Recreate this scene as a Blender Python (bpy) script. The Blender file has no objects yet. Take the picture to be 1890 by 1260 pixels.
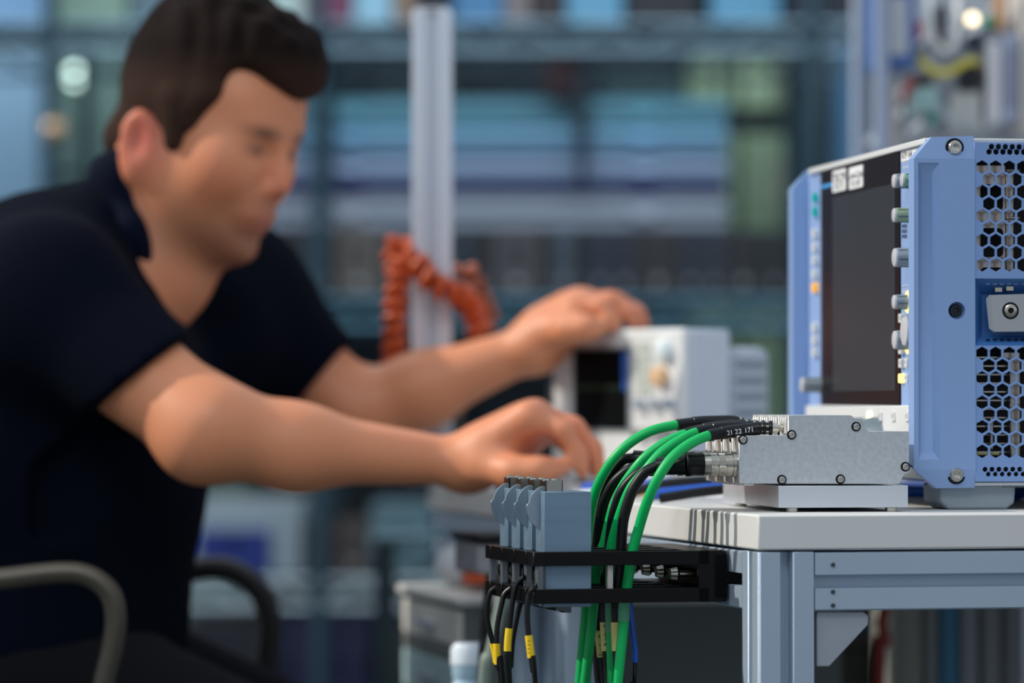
import bpy, bmesh, math, random
import numpy as np
from mathutils import Vector, Matrix, geometry
random.seed(4)
S = bpy.context.scene
COL = S.collection
R = math.radians
# ---------------------------------------------------------------- camera
ZC = 0.831                      # camera height, 8 cm above the bench top
F = 135/36*1890                 # focal length in pixels of the 1890-wide frame
HOR = 748.0                     # horizon row
PITCH = math.atan((HOR-630)/F)
cam_d = bpy.data.cameras.new('camera'); cam = bpy.data.objects.new('camera', cam_d); COL.objects.link(cam)
cam.location = (0, 0, ZC); cam.rotation_euler = (math.pi/2+PITCH, 0, 0)
cam_d.lens = 135; cam_d.sensor_width = 36; cam_d.clip_end = 60; cam_d.clip_start = .05
cam_d.dof.use_dof = True; cam_d.dof.focus_distance = 2.95; cam_d.dof.aperture_fstop = 3.4
S.camera = cam
# ---------------------------------------------------------------- light
S.view_settings.view_transform = 'Standard'; S.view_settings.look = 'None'
S.view_settings.gamma = 1; S.view_settings.use_curve_mapping = False
S.view_settings.exposure = 0.0
W_ = bpy.data.worlds.new('room_light'); S.world = W_; W_.use_nodes = True
nt = W_.node_tree; nt.nodes.clear()
tc = nt.nodes.new('ShaderNodeTexCoord'); sx = nt.nodes.new('ShaderNodeSeparateXYZ')
rp = nt.nodes.new('ShaderNodeValToRGB'); bg = nt.nodes.new('ShaderNodeBackground'); ow = nt.nodes.new('ShaderNodeOutputWorld')
mr = nt.nodes.new('ShaderNodeMapRange'); mr.inputs[1].default_value = -1; mr.inputs[2].default_value = 1
nt.links.new(tc.outputs['Generated'], sx.inputs[0]); nt.links.new(sx.outputs['Z'], mr.inputs[0])
nt.links.new(mr.outputs[0], rp.inputs[0]); nt.links.new(rp.outputs[0], bg.inputs[0]); nt.links.new(bg.outputs[0], ow.inputs[0])
e = rp.color_ramp.elements
e[0].position = .30; e[0].color = (.05, .06, .07, 1)
e[1].position = 1.0; e[1].color = (.66, .78, .92, 1)
for p_, c_ in ((.46, (.20, .23, .27, 1)), (.52, (.42, .48, .56, 1)), (.62, (.56, .62, .70, 1)), (.75, (.30, .36, .43, 1))):
    n_ = e.new(p_); n_.color = c_
bg.inputs[1].default_value = .95
def lamp(name, kind, loc, direction, energy, color, **kw):
    d = bpy.data.lights.new(name, kind); o = bpy.data.objects.new(name, d); COL.objects.link(o)
    o.location = loc; o.rotation_euler = Vector(direction).to_track_quat('-Z', 'Y').to_euler()
    d.energy = energy; d.color = color
    for k, v in kw.items(): setattr(d, k, v)
    return o
lamp('sun', 'SUN', (-4, 1, 4), (1, -.05, -.72), 2.9, (1, .93, .83), angle=R(.55))
# unseen lamps: one inferred over the aisle, one fill added above the near bench
lamp('unseen_lamp_aisle', 'AREA', (.2, 4.9, 2.75), (0, .8, -.85), 52, (.82, .93, 1), shape='RECTANGLE', size=4.2, size_y=.5)
lamp('bench_fill_lamp', 'AREA', (-.6, 1.3, 2.6), (.15, .75, -.85), 23, (.94, .97, 1), shape='RECTANGLE', size=2.4, size_y=.6)
# ---------------------------------------------------------------- pixel helpers
FW = Vector((0, math.cos(PITCH), math.sin(PITCH))); UP = Vector((0, -math.sin(PITCH), math.cos(PITCH)))
CP = Vector((0, 0, ZC))
def ray(px, py): return Vector((1, 0, 0))*((px-945)/F) + FW + UP*((630-py)/F)
def P(px, py, Y):
    d = ray(px, py); return CP + d*(Y/d.y)
class Frame:
    def __init__(s, o, deg):
        s.o = Vector(o); a = R(deg); s.a = a
        s.M = Matrix.Translation(s.o) @ Matrix.Rotation(a, 4, 'Z'); s.I = s.M.inverted()
    def w(s, *p): return s.M @ Vector(p)
    def l(s, p): return s.I @ p
    def hit(s, px, py, axis, c):
        o = s.I @ CP; d = s.I.to_3x3() @ ray(px, py)
        t = (c-o[axis])/d[axis]; return o+d*t
    def uz(s, px, py, v=0): q = s.hit(px, py, 1, v); return (q.x, q.z)
    def vz(s, px, py, u=0): q = s.hit(px, py, 0, u); return (q.y, q.z)
# ---------------------------------------------------------------- materials
def pxof(p):
    d = Vector(p)-CP; w = d.dot(FW); return 945+F*d.x/w, 630-F*d.dot(UP)/w
def lin(h):
    h = h.lstrip('#'); c = [int(h[i:i+2], 16)/255 for i in (0, 2, 4)]
    return tuple((x/12.92 if x <= .04045 else ((x+.055)/1.055)**2.4) for x in c)+(1,)
MATS = {}
def M(name, col=None, rough=.5, metal=0, noise=0, scale=40, bump=0, stretch=None, emit=0, alpha=1, spec=.5, coat=0, sss=0, attr=None):
    if name in MATS: return MATS[name]
    m = bpy.data.materials.new(name); m.use_nodes = True; MATS[name] = m
    t = m.node_tree; b = t.nodes['Principled BSDF']
    c = lin(col) if isinstance(col, str) else tuple(col)+(1,)
    b.inputs['Base Color'].default_value = c; b.inputs['Roughness'].default_value = rough
    b.inputs['Metallic'].default_value = metal; b.inputs['Specular IOR Level'].default_value = spec
    if coat: b.inputs['Coat Weight'].default_value = coat
    if alpha < 1: b.inputs['Alpha'].default_value = alpha
    if sss:
        b.inputs['Subsurface Weight'].default_value = sss; b.inputs['Subsurface Radius'].default_value = (.012, .005, .003); b.inputs['Subsurface Scale'].default_value = 1
    if emit:
        b.inputs['Emission Color'].default_value = c; b.inputs['Emission Strength'].default_value = emit
    if noise or bump:
        tcn = t.nodes.new('ShaderNodeTexCoord'); mp = t.nodes.new('ShaderNodeMapping'); nz = t.nodes.new('ShaderNodeTexNoise')
        t.links.new(tcn.outputs['Object'], mp.inputs[0]); t.links.new(mp.outputs[0], nz.inputs[0])
        nz.inputs['Scale'].default_value = scale; nz.inputs['Detail'].default_value = 5
        if stretch: mp.inputs['Scale'].default_value = stretch
        if noise:
            mx = t.nodes.new('ShaderNodeMix'); mx.data_type = 'RGBA'; mx.blend_type = 'MULTIPLY'
            cr = t.nodes.new('ShaderNodeValToRGB'); cr.color_ramp.elements[0].position = .3; cr.color_ramp.elements[1].position = .7
            v = max(0, 1-noise); cr.color_ramp.elements[0].color = (v, v, v, 1)
            t.links.new(nz.outputs['Fac'], cr.inputs[0]); mx.inputs[0].default_value = 1
            mx.inputs[6].default_value = c; t.links.new(cr.outputs[0], mx.inputs[7])
            t.links.new(mx.outputs[2], b.inputs['Base Color'])
            if emit: t.links.new(mx.outputs[2], b.inputs['Emission Color'])
            mm = t.nodes.new('ShaderNodeMath'); mm.operation = 'MULTIPLY_ADD'; mm.inputs[1].default_value = noise*.4; mm.inputs[2].default_value = max(.02, rough-noise*.2)
            t.links.new(nz.outputs['Fac'], mm.inputs[0]); t.links.new(mm.outputs[0], b.inputs['Roughness'])
        if bump:
            bp = t.nodes.new('ShaderNodeBump'); bp.inputs['Strength'].default_value = bump; bp.inputs['Distance'].default_value = .001
            t.links.new(nz.outputs['Fac'], bp.inputs['Height']); t.links.new(bp.outputs[0], b.inputs['Normal'])
    if attr:
        at = t.nodes.new('ShaderNodeAttribute'); at.attribute_name = attr
        t.links.new(at.outputs['Color'], b.inputs['Base Color'])
    return m
laminate = M('laminate', '#d9d8d4', .45, noise=.03, scale=8)
alu = M('anodised_aluminium', '#b2c2d2', .42, metal=.45, noise=.05, scale=12, stretch=(1, 1, .05))
alu_dark = M('slot_grey_metal', '#8b969c', .5, metal=.7)  # plain darker grey metal
zinc = M('zinc_sheet', '#ccd1d5', .48, metal=.5, noise=.16, scale=260, bump=.05)
zinc_side = M('zinc_side', '#d8d8d4', .40, metal=.45, noise=.05, scale=60)
milled = M('milled_aluminium', '#dfe4ea', .30, metal=.6, noise=.10, scale=60, stretch=(.08, 1, 1), bump=.05)
block_m = M('brushed_block', '#7b95a9', .36, metal=.35, noise=.16, scale=90, stretch=(.12, 1, 1), bump=.12)
chrome = M('chrome', '#c9c5bc', .2, metal=1)
nickel = M('nickel', '#c8c0b2', .25, metal=1)
steel_dark = M('dark_steel', '#55585a', .3, metal=1)
black_pl = M('black_plastic', '#07080a', .3, noise=.15, scale=80, spec=.25)
black_print = M('black_printed_plastic', '#050506', .38, noise=.2, scale=90, bump=.15, spec=.22)
rubber = M('black_rubber', '#0a0b0d', .38, spec=.3)
boot_m = M('shrink_tube', '#0c0c0f', .3, bump=.15, noise=.1, scale=120, spec=.35)
green_m = M('green_jacket', '#02b45c', .38, spec=.35)
scope_blue = M('scope_blue', (.25, .385, .66), .42, noise=.03, scale=200, bump=.03)
scope_blue_d = M('scope_blue_panel', (.20, .33, .62), .42)
front_blue = M('front_blue', (.27, .40, .68), .5)
offwhite = M('offwhite_plastic', '#dcdedd', .42)
knob_grey = M('knob_grey', '#a7adb1', .38)
knob_dark = M('knob_side', '#7f8b93', .38)
glass_blk = M('screen_glass', '#1a1112', .3, spec=.12)
glass_in = M('screen_display', '#33363b', .4, spec=.15)
yellow_l = M('lit_yellow', '#ffe27a', .5, emit=1.6)
foot_grey = M('foot_grey', '#8d9aa2', .5)
yellow_t = M('yellow_tape', '#e8c10c', .45)
cream_t = M('cream_label', '#d8cf7c', .5)
white_l = M('white_label', '#eceeee', .5)
ink = M('ink', '#17181b', .6)
white_ink = M('white_ink', '#e4e6ea', .6)
clear_t = M('clear_sleeve', '#9fb5bd', .15, alpha=.28)
blue_c = M('blue_jacket', '#1552b4', .35)
red_c = M('red_jacket', '#a52a22', .4)
# ---------------------------------------------------------------- mesh builder
XF = {}          # object -> world matrix of the frame its mesh lives in
def tag(o, label=None, cat=None, group=None, kind=None):
    if label: o['label'] = label
    if cat: o['category'] = cat
    if group: o['group'] = group
    if kind: o['kind'] = kind
    return o
def empty(name, frame_M, label, cat, group=None, kind=None):
    o = bpy.data.objects.new(name, None); COL.objects.link(o); o.empty_display_size = .02
    o.matrix_world = frame_M; XF[o] = frame_M.copy()
    return tag(o, label, cat, group, kind)
def at(p, deg=0): return Matrix.Translation(Vector(p)) @ Matrix.Rotation(R(deg), 4, 'Z')
class MB:
    def __init__(s): s.v = []; s.f = []; s.mi = []; s.cur = 0
    def add(s, vs, fs):
        n = len(s.v); s.v += [Vector(p) for p in vs]
        for f in fs: s.f.append([i+n for i in f]); s.mi.append(s.cur)
        return s
    def box(s, a, b):
        x0, y0, z0 = a; x1, y1, z1 = b
        return s.add([(x0,y0,z0),(x1,y0,z0),(x1,y1,z0),(x0,y1,z0),(x0,y0,z1),(x1,y0,z1),(x1,y1,z1),(x0,y1,z1)],
                     [(0,3,2,1),(4,5,6,7),(0,1,5,4),(1,2,6,5),(2,3,7,6),(3,0,4,7)])
    def cbox(s, c, d): return s.box([c[i]-d[i]/2 for i in range(3)], [c[i]+d[i]/2 for i in range(3)])
    def lathe(s, a, b, prof, n=24):
        """prof: list of (t along a->b in metres, radius)"""
        a = Vector(a); ax = (Vector(b)-a).normalized()
        x = ax.orthogonal().normalized(); y = ax.cross(x); vs = []; fs = []
        for t, r in prof:
            for k in range(n):
                q = 2*math.pi*k/n; vs.append(a+ax*t+x*(r*math.cos(q))+y*(r*math.sin(q)))
        m = len(prof)
        for i in range(m-1):
            for k in range(n): fs.append((i*n+k, i*n+(k+1) % n, (i+1)*n+(k+1) % n, (i+1)*n+k))
        fs.append(tuple(range(n-1, -1, -1))); fs.append(tuple((m-1)*n+k for k in range(n)))
        return s.add(vs, fs)
    def cyl(s, a, b, r, n=24, r2=None):
        L = (Vector(b)-Vector(a)).length
        return s.lathe(a, b, [(0, r), (L, r if r2 is None else r2)], n)
    def ball(s, c, r, n=12):
        c = Vector(c); rr = Vector((r, r, r)) if not hasattr(r, '__len__') else Vector(r); vs = []; fs = []
        for i in range(n+1):
            th = math.pi*i/n
            for k in range(2*n):
                q = math.pi*k/n; vs.append(c+Vector((rr.x*math.sin(th)*math.cos(q), rr.y*math.sin(th)*math.sin(q), rr.z*math.cos(th))))
        for i in range(n):
            for k in range(2*n): fs.append((i*2*n+k, (i+1)*2*n+k, (i+1)*2*n+(k+1) % (2*n), i*2*n+(k+1) % (2*n)))
        return s.add(vs, fs)
    def tube(s, pts, r, n=12, rfun=None):
        pts = [Vector(p) for p in pts]; vs = []; fs = []; prev = None
        for i, p in enumerate(pts):
            t = (pts[min(i+1, len(pts)-1)]-pts[max(i-1, 0)]).normalized()
            if prev is None: x = t.orthogonal().normalized()
            else: x = (prev-t*prev.dot(t)).normalized()
            prev = x; y = t.cross(x); rad = r if rfun is None else rfun(i/(len(pts)-1))
            for k in range(n):
                q = 2*math.pi*k/n; vs.append(p+x*(rad*math.cos(q))+y*(rad*math.sin(q)))
        for i in range(len(pts)-1):
            for k in range(n): fs.append((i*n+k, i*n+(k+1) % n, (i+1)*n+(k+1) % n, (i+1)*n+k))
        fs.append(tuple(range(n-1, -1, -1))); fs.append(tuple((len(pts)-1)*n+k for k in range(n)))
        return s.add(vs, fs)
    def plate(s, outline, holes, c0, c1, ax='uz', walls=True):
        """flat polygon with holes extruded from c0 to c1; ax names the two plane axes"""
        mp = {'uz': lambda a, b, c: (a, c, b), 'vz': lambda a, b, c: (c, a, b), 'uv': lambda a, b, c: (a, b, c)}[ax]
        loops = [list(outline)]+[list(h) for h in holes]
        flat = [p for l in loops for p in l]; n = len(flat)
        tris = geometry.tessellate_polygon([[Vector((p[0], p[1], 0)) for p in l] for l in loops])
        vs = [mp(p[0], p[1], c0) for p in flat]+[mp(p[0], p[1], c1) for p in flat]
        fs = [tuple(t) for t in tris]+[tuple(i+n for i in reversed(t)) for t in tris]
        if walls:
            k = 0
            for l in loops:
                m = len(l)
                for i in range(m): a = k+i; b = k+(i+1) % m; fs.append((a, b, b+n, a+n))
                k += m
        return s.add(vs, fs)
    def build(s, name, mat, parent=None, world=False, bevel=0, seg=2, smooth=35, sub=0):
        me = bpy.data.meshes.new(name)
        base = None
        if parent is not None:
            if world: I = XF[parent].inverted(); s.v = [I @ p for p in s.v]
        elif world != 'keep':
            lo = [min(p[i] for p in s.v) for i in range(3)]; hi = [max(p[i] for p in s.v) for i in range(3)]
            base = Vector(((lo[0]+hi[0])/2, (lo[1]+hi[1])/2, lo[2])); s.v = [p-base for p in s.v]
        me.from_pydata([tuple(p) for p in s.v], [], s.f)
        mats = mat if isinstance(mat, (list, tuple)) else [mat]
        for m in mats: me.materials.append(m)
        if len(mats) > 1: me.polygons.foreach_set('material_index', s.mi)
        b = bmesh.new(); b.from_mesh(me); bmesh.ops.remove_doubles(b, verts=b.verts, dist=1e-6)
        bmesh.ops.recalc_face_normals(b, faces=b.faces); b.to_mesh(me); b.free()
        if smooth:
            me.polygons.foreach_set('use_smooth', [True]*len(me.polygons)); me.set_sharp_from_angle(angle=R(smooth))
        o = bpy.data.objects.new(name, me); COL.objects.link(o)
        if parent is not None: o.parent = parent; XF[o] = XF[parent]
        elif base is not None: o.location = base; XF[o] = Matrix.Translation(base)
        if bevel:
            md = o.modifiers.new('bevel', 'BEVEL'); md.width = bevel; md.segments = seg; md.limit_method = 'ANGLE'; md.angle_limit = R(40); md.harden_normals = False
        return o
def kids(o): return [c for c in bpy.data.objects if c.parent == o]
def copy_tree(o, parent=None):
    c = o.copy(); COL.objects.link(c)
    if parent: c.parent = parent
    for ch in kids(o): copy_tree(ch, c)
    return c
def spline(pts, n=8):
    """Catmull-Rom through the points"""
    p = [Vector(q) for q in pts]; p = [p[0]*2-p[1]]+p+[p[-1]*2-p[-2]]; out = []
    for i in range(1, len(p)-2):
        for k in range(n):
            t = k/n; a, b, c, d = p[i-1:i+3]
            out.append(.5*((2*b)+(c-a)*t+(2*a-5*b+4*c-d)*t*t+(3*b-a-3*c+d)*t**3))
    return out+[p[-2]]
def circ(cx, cy, r, n=24, ph=0): return [(cx+r*math.cos(ph+2*math.pi*k/n), cy+r*math.sin(ph+2*math.pi*k/n)) for k in range(n)]
def rrect(x0, y0, x1, y1, r, n=4):
    out = []
    for cx, cy, a in ((x1-r, y0+r, -90), (x1-r, y1-r, 0), (x0+r, y1-r, 90), (x0+r, y0+r, 180)):
        for k in range(n+1): q = R(a+90*k/n); out.append((cx+r*math.cos(q), cy+r*math.sin(q)))
    return out
def text_mb(mb, txt, size, mp, fine=False, align='CENTER'):
    """letters as flat mesh; mp maps (x, y) of the text plane to 3-D"""
    cu = bpy.data.curves.new('t', 'FONT'); cu.body = txt; cu.size = size; cu.align_x = align; cu.align_y = 'CENTER'; cu.resolution_u = 2
    o = bpy.data.objects.new('t', cu); COL.objects.link(o); bpy.context.view_layer.update()
    me = o.evaluated_get(bpy.context.evaluated_depsgraph_get()).to_mesh()
    if fine:
        b = bmesh.new(); b.from_mesh(me); bmesh.ops.triangulate(b, faces=b.faces); bmesh.ops.subdivide_edges(b, edges=b.edges, cuts=5, use_grid_fill=True)
        b.verts.index_update(); mb.add([mp(v.co.x, v.co.y) for v in b.verts], [tuple(v.index for v in f.verts) for f in b.faces]); b.free()
    else: mb.add([mp(v.co.x, v.co.y) for v in me.vertices], [tuple(p.vertices) for p in me.polygons])
    bpy.data.objects.remove(o); bpy.data.curves.remove(cu)
    return mb
def screw(parent, c, d, r, name='screw', depth=.003, mat=None, recess=True, head=.7):
    """socket-head screw on a surface at c facing direction d"""
    c = Vector(c); d = Vector(d).normalized()
    m = MB(); m.lathe(c-d*.001, c+d, [(0, r*head), (.001+depth*.6, r*head), (.001+depth*.8, r*head*.92), (.001+depth*.8, r*head*.45), (.0012, r*head*.40)], 20)
    s = m.build(name, mat or chrome, parent)
    if recess:
        q = MB(); q.lathe(c-d*.0015, c+d, [(0, r), (.0019, r), (.0019, r*.8), (.0008, r*.78)], 24); q.build('recess', black_pl, s)
    return s
# ================================================================ setting
fl = MB().box((-4, .3, -.05), (5, 8.6, 0)).build('floor', M('floor_vinyl', '#4a5358', .5, noise=.1, scale=3)); tag(fl, kind='structure')
wb = MB().box((-4, 8.3, 0), (5, 8.4, 3.2)).build('wall_back', M('back_wall', '#1d363e', .8, noise=.08, scale=2)); tag(wb, kind='structure')
# ================================================================ workbench
q = ray(1399, 950); q = CP+q*((.75-ZC)/q.z)
TF = Frame((q.x, q.y, .75), 13.1)
TL = 1.19; TW = 1.45; TT = .0262; PR = .0435
bench = empty('workbench', TF.M @ Matrix.Translation((0, 0, -.75)), 'workbench with pale laminate top on slotted aluminium profile legs', 'workbench')
XF[bench] = TF.M.copy()          # meshes below are written relative to the top surface
def bb(mb, name, mat, par=bench, **k):
    mb.v = [p+Vector((0, 0, .75)) for p in mb.v]; return mb.build(name, mat, par, **k)
bb(MB().box((0, 0, -TT), (TW, TL, 0)), 'tabletop', laminate, bevel=.0015)
def profile(a, b, w=PR, other=(0, 0, 1)):
    """slotted square extrusion from a to b (centre line), slots on all four sides"""
    a = Vector(a); b = Vector(b); ax = (b-a).normalized(); x = Vector(other).cross(ax)
    if x.length < .1: x = Vector((1, 0, 0))
    x.normalize(); y = ax.cross(x); h = w/2; g = .0048; d = .0125; c = .0012
    side = [(-h+c, -h), (-g-.0004, -h), (-g, -h+.0006), (-g, -h+d), (g, -h+d), (g, -h+.0006), (g+.0004, -h), (h-c, -h)]
    poly = []
    for k in range(4):
        ca, sa = (1, 0, -1, 0)[k], (0, 1, 0, -1)[k]
        poly += [(p*ca-q*sa, p*sa+q*ca) for p, q in side]
    m = MB(); n = len(poly)
    vs = [a+x*p+y*q for p, q in poly]+[b+x*p+y*q for p, q in poly]
    tr = geometry.tessellate_polygon([[Vector((p, q, 0)) for p, q in poly]])
    m.add(vs, [tuple(t) for t in tr]+[tuple(i+n for i in t) for t in tr]+[(i, (i+1) % n, (i+1) % n+n, i+n) for i in range(n)])
    return m
h = PR/2; zt = -TT-.0015
for (u, v) in ((h+.0005, h+.0005), (TW-h, h), (h+.0005, .80), (TW-h, .80)):
    bb(profile((u, v, zt), (u, v, -.75)), 'leg', alu, bevel=.0004, seg=1)
bb(profile((PR+.001, h+.001, zt-h-.0005), (TW-PR, h+.001, zt-h-.0005)), 'rail', alu)
bb(profile((h+.0005, PR+.001, zt-h-.0005), (h+.0005, TL-.03, zt-h-.0005)), 'rail', alu)
bb(profile((h+.0005, .62, zt-PR), (h+.0005, .62, -.75)), 'support_post', alu)
# gusset plates in the corners under the rails
gp = [TF.uz(*p, .004) for p in ((1509, 1129), (1596, 1129), (1605, 1137), (1604, 1152), (1531, 1230), (1509, 1230))]
g_m = M('worn_gusset', '#a9b0b8', .5, metal=.35, noise=.12, scale=30)
bb(MB().plate(gp, [], .006, .010), 'gusset_plate', g_m, bevel=.0006)
z0 = zt-PR-.001
bb(MB().plate([(PR+.002, z0), (.085, z0), (.085, z0-.006), (PR+.008, z0-.042), (PR+.002, z0-.042)], [], .012, .016, 'vz'), 'gusset_plate', M('gusset_side', '#3e6f90', .5, metal=.2))
m = MB()
for y in (1042, 1092, 1117):
    u, z = TF.uz(1538, y, 0); m.cyl((u, .0015, z), (u, -.0002, z), .0016, 12)
bb(m, 'profile_pin', steel_dark)
# ================================================================ cable bracket
U0, U1, V0, V1 = -.1535, -.012, .075, .237
PT, PB = -.0290, -.0395
LT, LB = -.0570, -.0678
pitch = (V1-V0)/4
sv = [V0+pitch*(k+.5)+.001 for k in range(4)]     # slot centres, nearest first
brk = empty('cable_bracket', TF.M, 'black double plate cable bracket bolted to the left edge of the bench', 'bracket')
def comb(mb, za, zb, slit, back):
    o = [(U1, V0+.004), (U1, V1)]
    o += [(U0, V1)]
    for v in reversed(sv):
        o += [(U0, v+slit), (U0+.008, v+slit), (U0+.008, v+.0145), (back, v+.0145), (back, v-.0145), (U0+.008, v-.0145), (U0+.008, v-slit), (U0, v-slit)]
    o += [(U0, V0+.004), (U0+.001, V0+.001), (U0+.004, V0)]
    o += [(U1-.004, V0)]
    return mb.plate(o, [], za, zb, 'uv')
comb(MB(), PT, PB, .0012, U1-.02).build('upper_plate', black_print, brk, bevel=.0004, seg=1)
comb(MB(), LT, LB, .0022, U1-.02).build('lower_plate', black_print, brk, bevel=.0004, seg=1)
o = []
w = MB().plate(rrect(V0, LB, V1, PT, .003), [], U1, U1+.010, 'vz'); w.build('web', black_print, brk, bevel=.0015)
# end cheek seen as the rounded right end of the near side
ch = MB().plate([(U1-.012, LB), (U1+.006, LB), (U1+.010, LB+.003), (U1+.010, PT-.003), (U1+.006, PT), (U1-.012, PT), (U1-.012, PB), (U1-.012, LT)], [], V0, V0+.006); ch.build('cheek', black_print, brk)
m = MB()
zc_ = (TF.uz(1350, 1064, V0)[1])
m.box((U1+.009, V0+.004, zc_-.0045), (.0105, V0+.030, zc_+.0045)); m.build('mounting_tongue', black_pl, brk)
for k in range(4):
    for (du, r_) in ((.0, .0052), ):
        zc2 = (PB+LT)/2+.001
        b_ = MB().lathe((U1, sv[k], zc2), (U1-1, sv[k], zc2), [(0, .0025), (.022, .0025), (.022, r_*.75), (.024, r_), (.029, r_*.8), (.029, .002), (.027, .002)], 20)
        b_.build('bolt', nickel, brk)
sp = [(-.1465, V0+.0045)]+[(-.1465, v+.0195) for v in sv]
for (u, v) in sp: MB().cyl((u, v, LT), (u, v, PB), .0040, 6).build('spacer', M('grey_spacer', '#6a6f73', .35, metal=.6), brk)
for k in range(2): MB().box((-.0945, V0+.0035+.155*k, LT), (-.0905, V0+.008+.155*k, PB)).build('spacer', M('light_spacer', '#b8b4ac', .4, metal=.3), brk)
# ---- aluminium relay blocks
proto = None
nm = ['nearest the camera', 'second from the camera', 'third from the camera', 'farthest, its round screw showing at the left']
BU0, BU1 = -.1430, -.1062
zt0 = TF.uz(1050, 907, sv[0]-.0135)[1]; zb0 = LB-.003
blk = empty('coaxial_switch_block', TF.M @ Matrix.Translation((0, sv[0], 0)), 'scratched aluminium block standing in black bracket, '+nm[0], 'metal block', 'aluminium blocks standing in the black bracket')
MB().box((BU0, -.0135, zb0), (BU1, .0135, zt0)).build('body', block_m, blk, bevel=.0005)
# D-shaped finger disc with a notch, let into the left face
zc3 = TF.uz(1000, 930, sv[0])[1]; pts = []
for k in range(25):
    a = R(68+k*(292-68)/24); r_ = .0150 if a < math.pi else .0172
    pts.append((BU0+.0052+r_*math.cos(a)*.92, zc3-.001+r_*math.sin(a)*(1.0 if a < math.pi else 1.12)))
MB().plate(pts, [], -.0012, .0012).build('finger_disc', M('disc_metal', '#9aa9b4', .35, metal=.8), blk, bevel=.0003, seg=1)
c_ = MB(); c_.box((BU0+.002, -.0095, zt0), (BU0+.0032, .0075, zt0+.0085)); c_.box((BU0+.002, -.0095, zt0), (BU0+.0155, -.0085, zt0+.0085)); c_.box((BU0+.0148, -.0095, zt0), (BU0+.0158, .0075, zt0+.0085))
c_.build('top_clip', M('clip_metal', '#b5b2aa', .22, metal=1), blk)
MB().lathe((BU0+.004, -.004, zt0), (BU0+.004, -.004, 1), [(0, .0018), (.0075, .0018), (.0078, .0030), (.0096, .0028), (.0100, .001)], 16).build('clip_screw', chrome, blk)
MB().lathe((BU0+.0115, .001, zt0), (BU0+.0115, .001, 1), [(0, .0018), (.0078, .0018), (.0080, .0027), (.0096, .0024), (.0099, .001)], 16).build('clip_screw', nickel, blk)
MB().lathe((BU0, -.001, -.047), (BU0-1, -.001, -.047), [(0, .0022), (.002, .0022), (.002, .0036), (.0045, .0034), (.005, .002)], 18).build('side_screw', steel_dark, blk)
m = MB().box((BU0+.010, -.0105, zb0-.003), (BU0+.016, .006, zb0)); m.box((BU0+.016, -.0105, zb0-.0045), (BU0+.022, .006, zb0)); m.build('connector_pins', steel_dark, blk)
for k in range(1, 4):
    c = copy_tree(blk); c.matrix_world = TF.M @ Matrix.Translation((0, sv[k], 0))
    c['label'] = 'scratched aluminium block standing in black bracket, '+nm[k]
# ================================================================ oscilloscope
SF = Frame((P(1687, 748, 2.975).x, 2.975, .75), 8.7)
sc = empty('oscilloscope', SF.M, 'large blue oscilloscope with honeycomb side vents and dark screen', 'oscilloscope')
SW = .437; UF = .014            # width, recess of the front panel
def U(px, py, v=0): return SF.uz(px, py, v)
def V(px, py, u=UF): return SF.vz(px, py, u)
scr_r = .0075
def handle(par, v0, sgn, name='side_handle'):
    """front guard; v0 outer plane, sgn +1 grows to +v"""
    A = U(1687, 292); B = U(1722, 252); C = U(1799, 250); D = U(1801, 900); E = U(1730, 901); G = U(1687, 858)
    T = .0165
    lip = U(1700, 292)[1]; lipb = U(1700, 866)[1]
    outer = [(A[0], lip), (C[0], lip), (D[0], lipb), (G[0], lipb)]
    gz0, gz1 = U(1700, 300)[1], U(1700, 848)[1]; gu0, gu1 = U(1695, 500)[0], U(1734, 500)[0]
    hc = U(1766, 573)
    m = MB()
    cc = circ(hc[0], hc[1], .0068)
    groove = [(gu0, gz1), (gu1, gz1), (gu1, gz0), (gu0, gz0)]
    m.plate([p for p in outer], [groove, cc], v0, v0+sgn*.005)
    # body behind the face layer
    m.plate([(A[0], A[1]), (B[0], B[1]), (C[0], C[1]), (C[0], D[1]), (E[0], E[1]), (G[0], G[1])], [], v0+sgn*.005, v0+sgn*T)
    # groove slopes
    f = v0+sgn*.0048; i = .0045; j = .007
    fl_ = [(gu0+.0028, gz1+j), (gu1-i, gz1+j), (gu1-i, gz0-j), (gu0+.0028, gz0-j)]
    vs = [(p[0], v0+sgn*.0002, p[1]) for p in groove]+[(p[0], f, p[1]) for p in fl_]
    m.add(vs, [(0, 1, 5, 4), (1, 2, 6, 5), (2, 3, 7, 6), (3, 0, 4, 7), (4, 5, 6, 7)])
    # sloping top and bottom facets
    tv = v0+sgn*.0050
    m.add([(A[0], v0, lip), (C[0], v0, lip), (C[0], tv-sgn*.0012, C[1]), (B[0], tv-sgn*.0012, B[1]), (A[0], v0+sgn*T, A[1]), (C[0], v0+sgn*T, lip), (C[0], v0+sgn*T, C[1]), (B[0], v0+sgn*T, B[1])],
          [(0, 1, 2, 3), (0, 3, 7, 4), (3, 2, 6, 7), (1, 5, 6, 2)])
    m.add([(G[0], v0, lipb), (D[0], v0, lipb), (D[0], tv-sgn*.002, D[1]), (E[0], tv-sgn*.002, E[1]), (G[0], v0+sgn*T, G[1]), (D[0], v0+sgn*T, lipb), (D[0], v0+sgn*T, D[1]), (E[0], v0+sgn*T, E[1])],
          [(0, 3, 2, 1), (0, 4, 7, 3), (3, 7, 6, 2), (1, 2, 6, 5)])
    h_ = m.build(name, scope_blue, par, bevel=.0009)
    return h_
hn = handle(sc, 0, 1)
hf = handle(sc, SW, -1)
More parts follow.
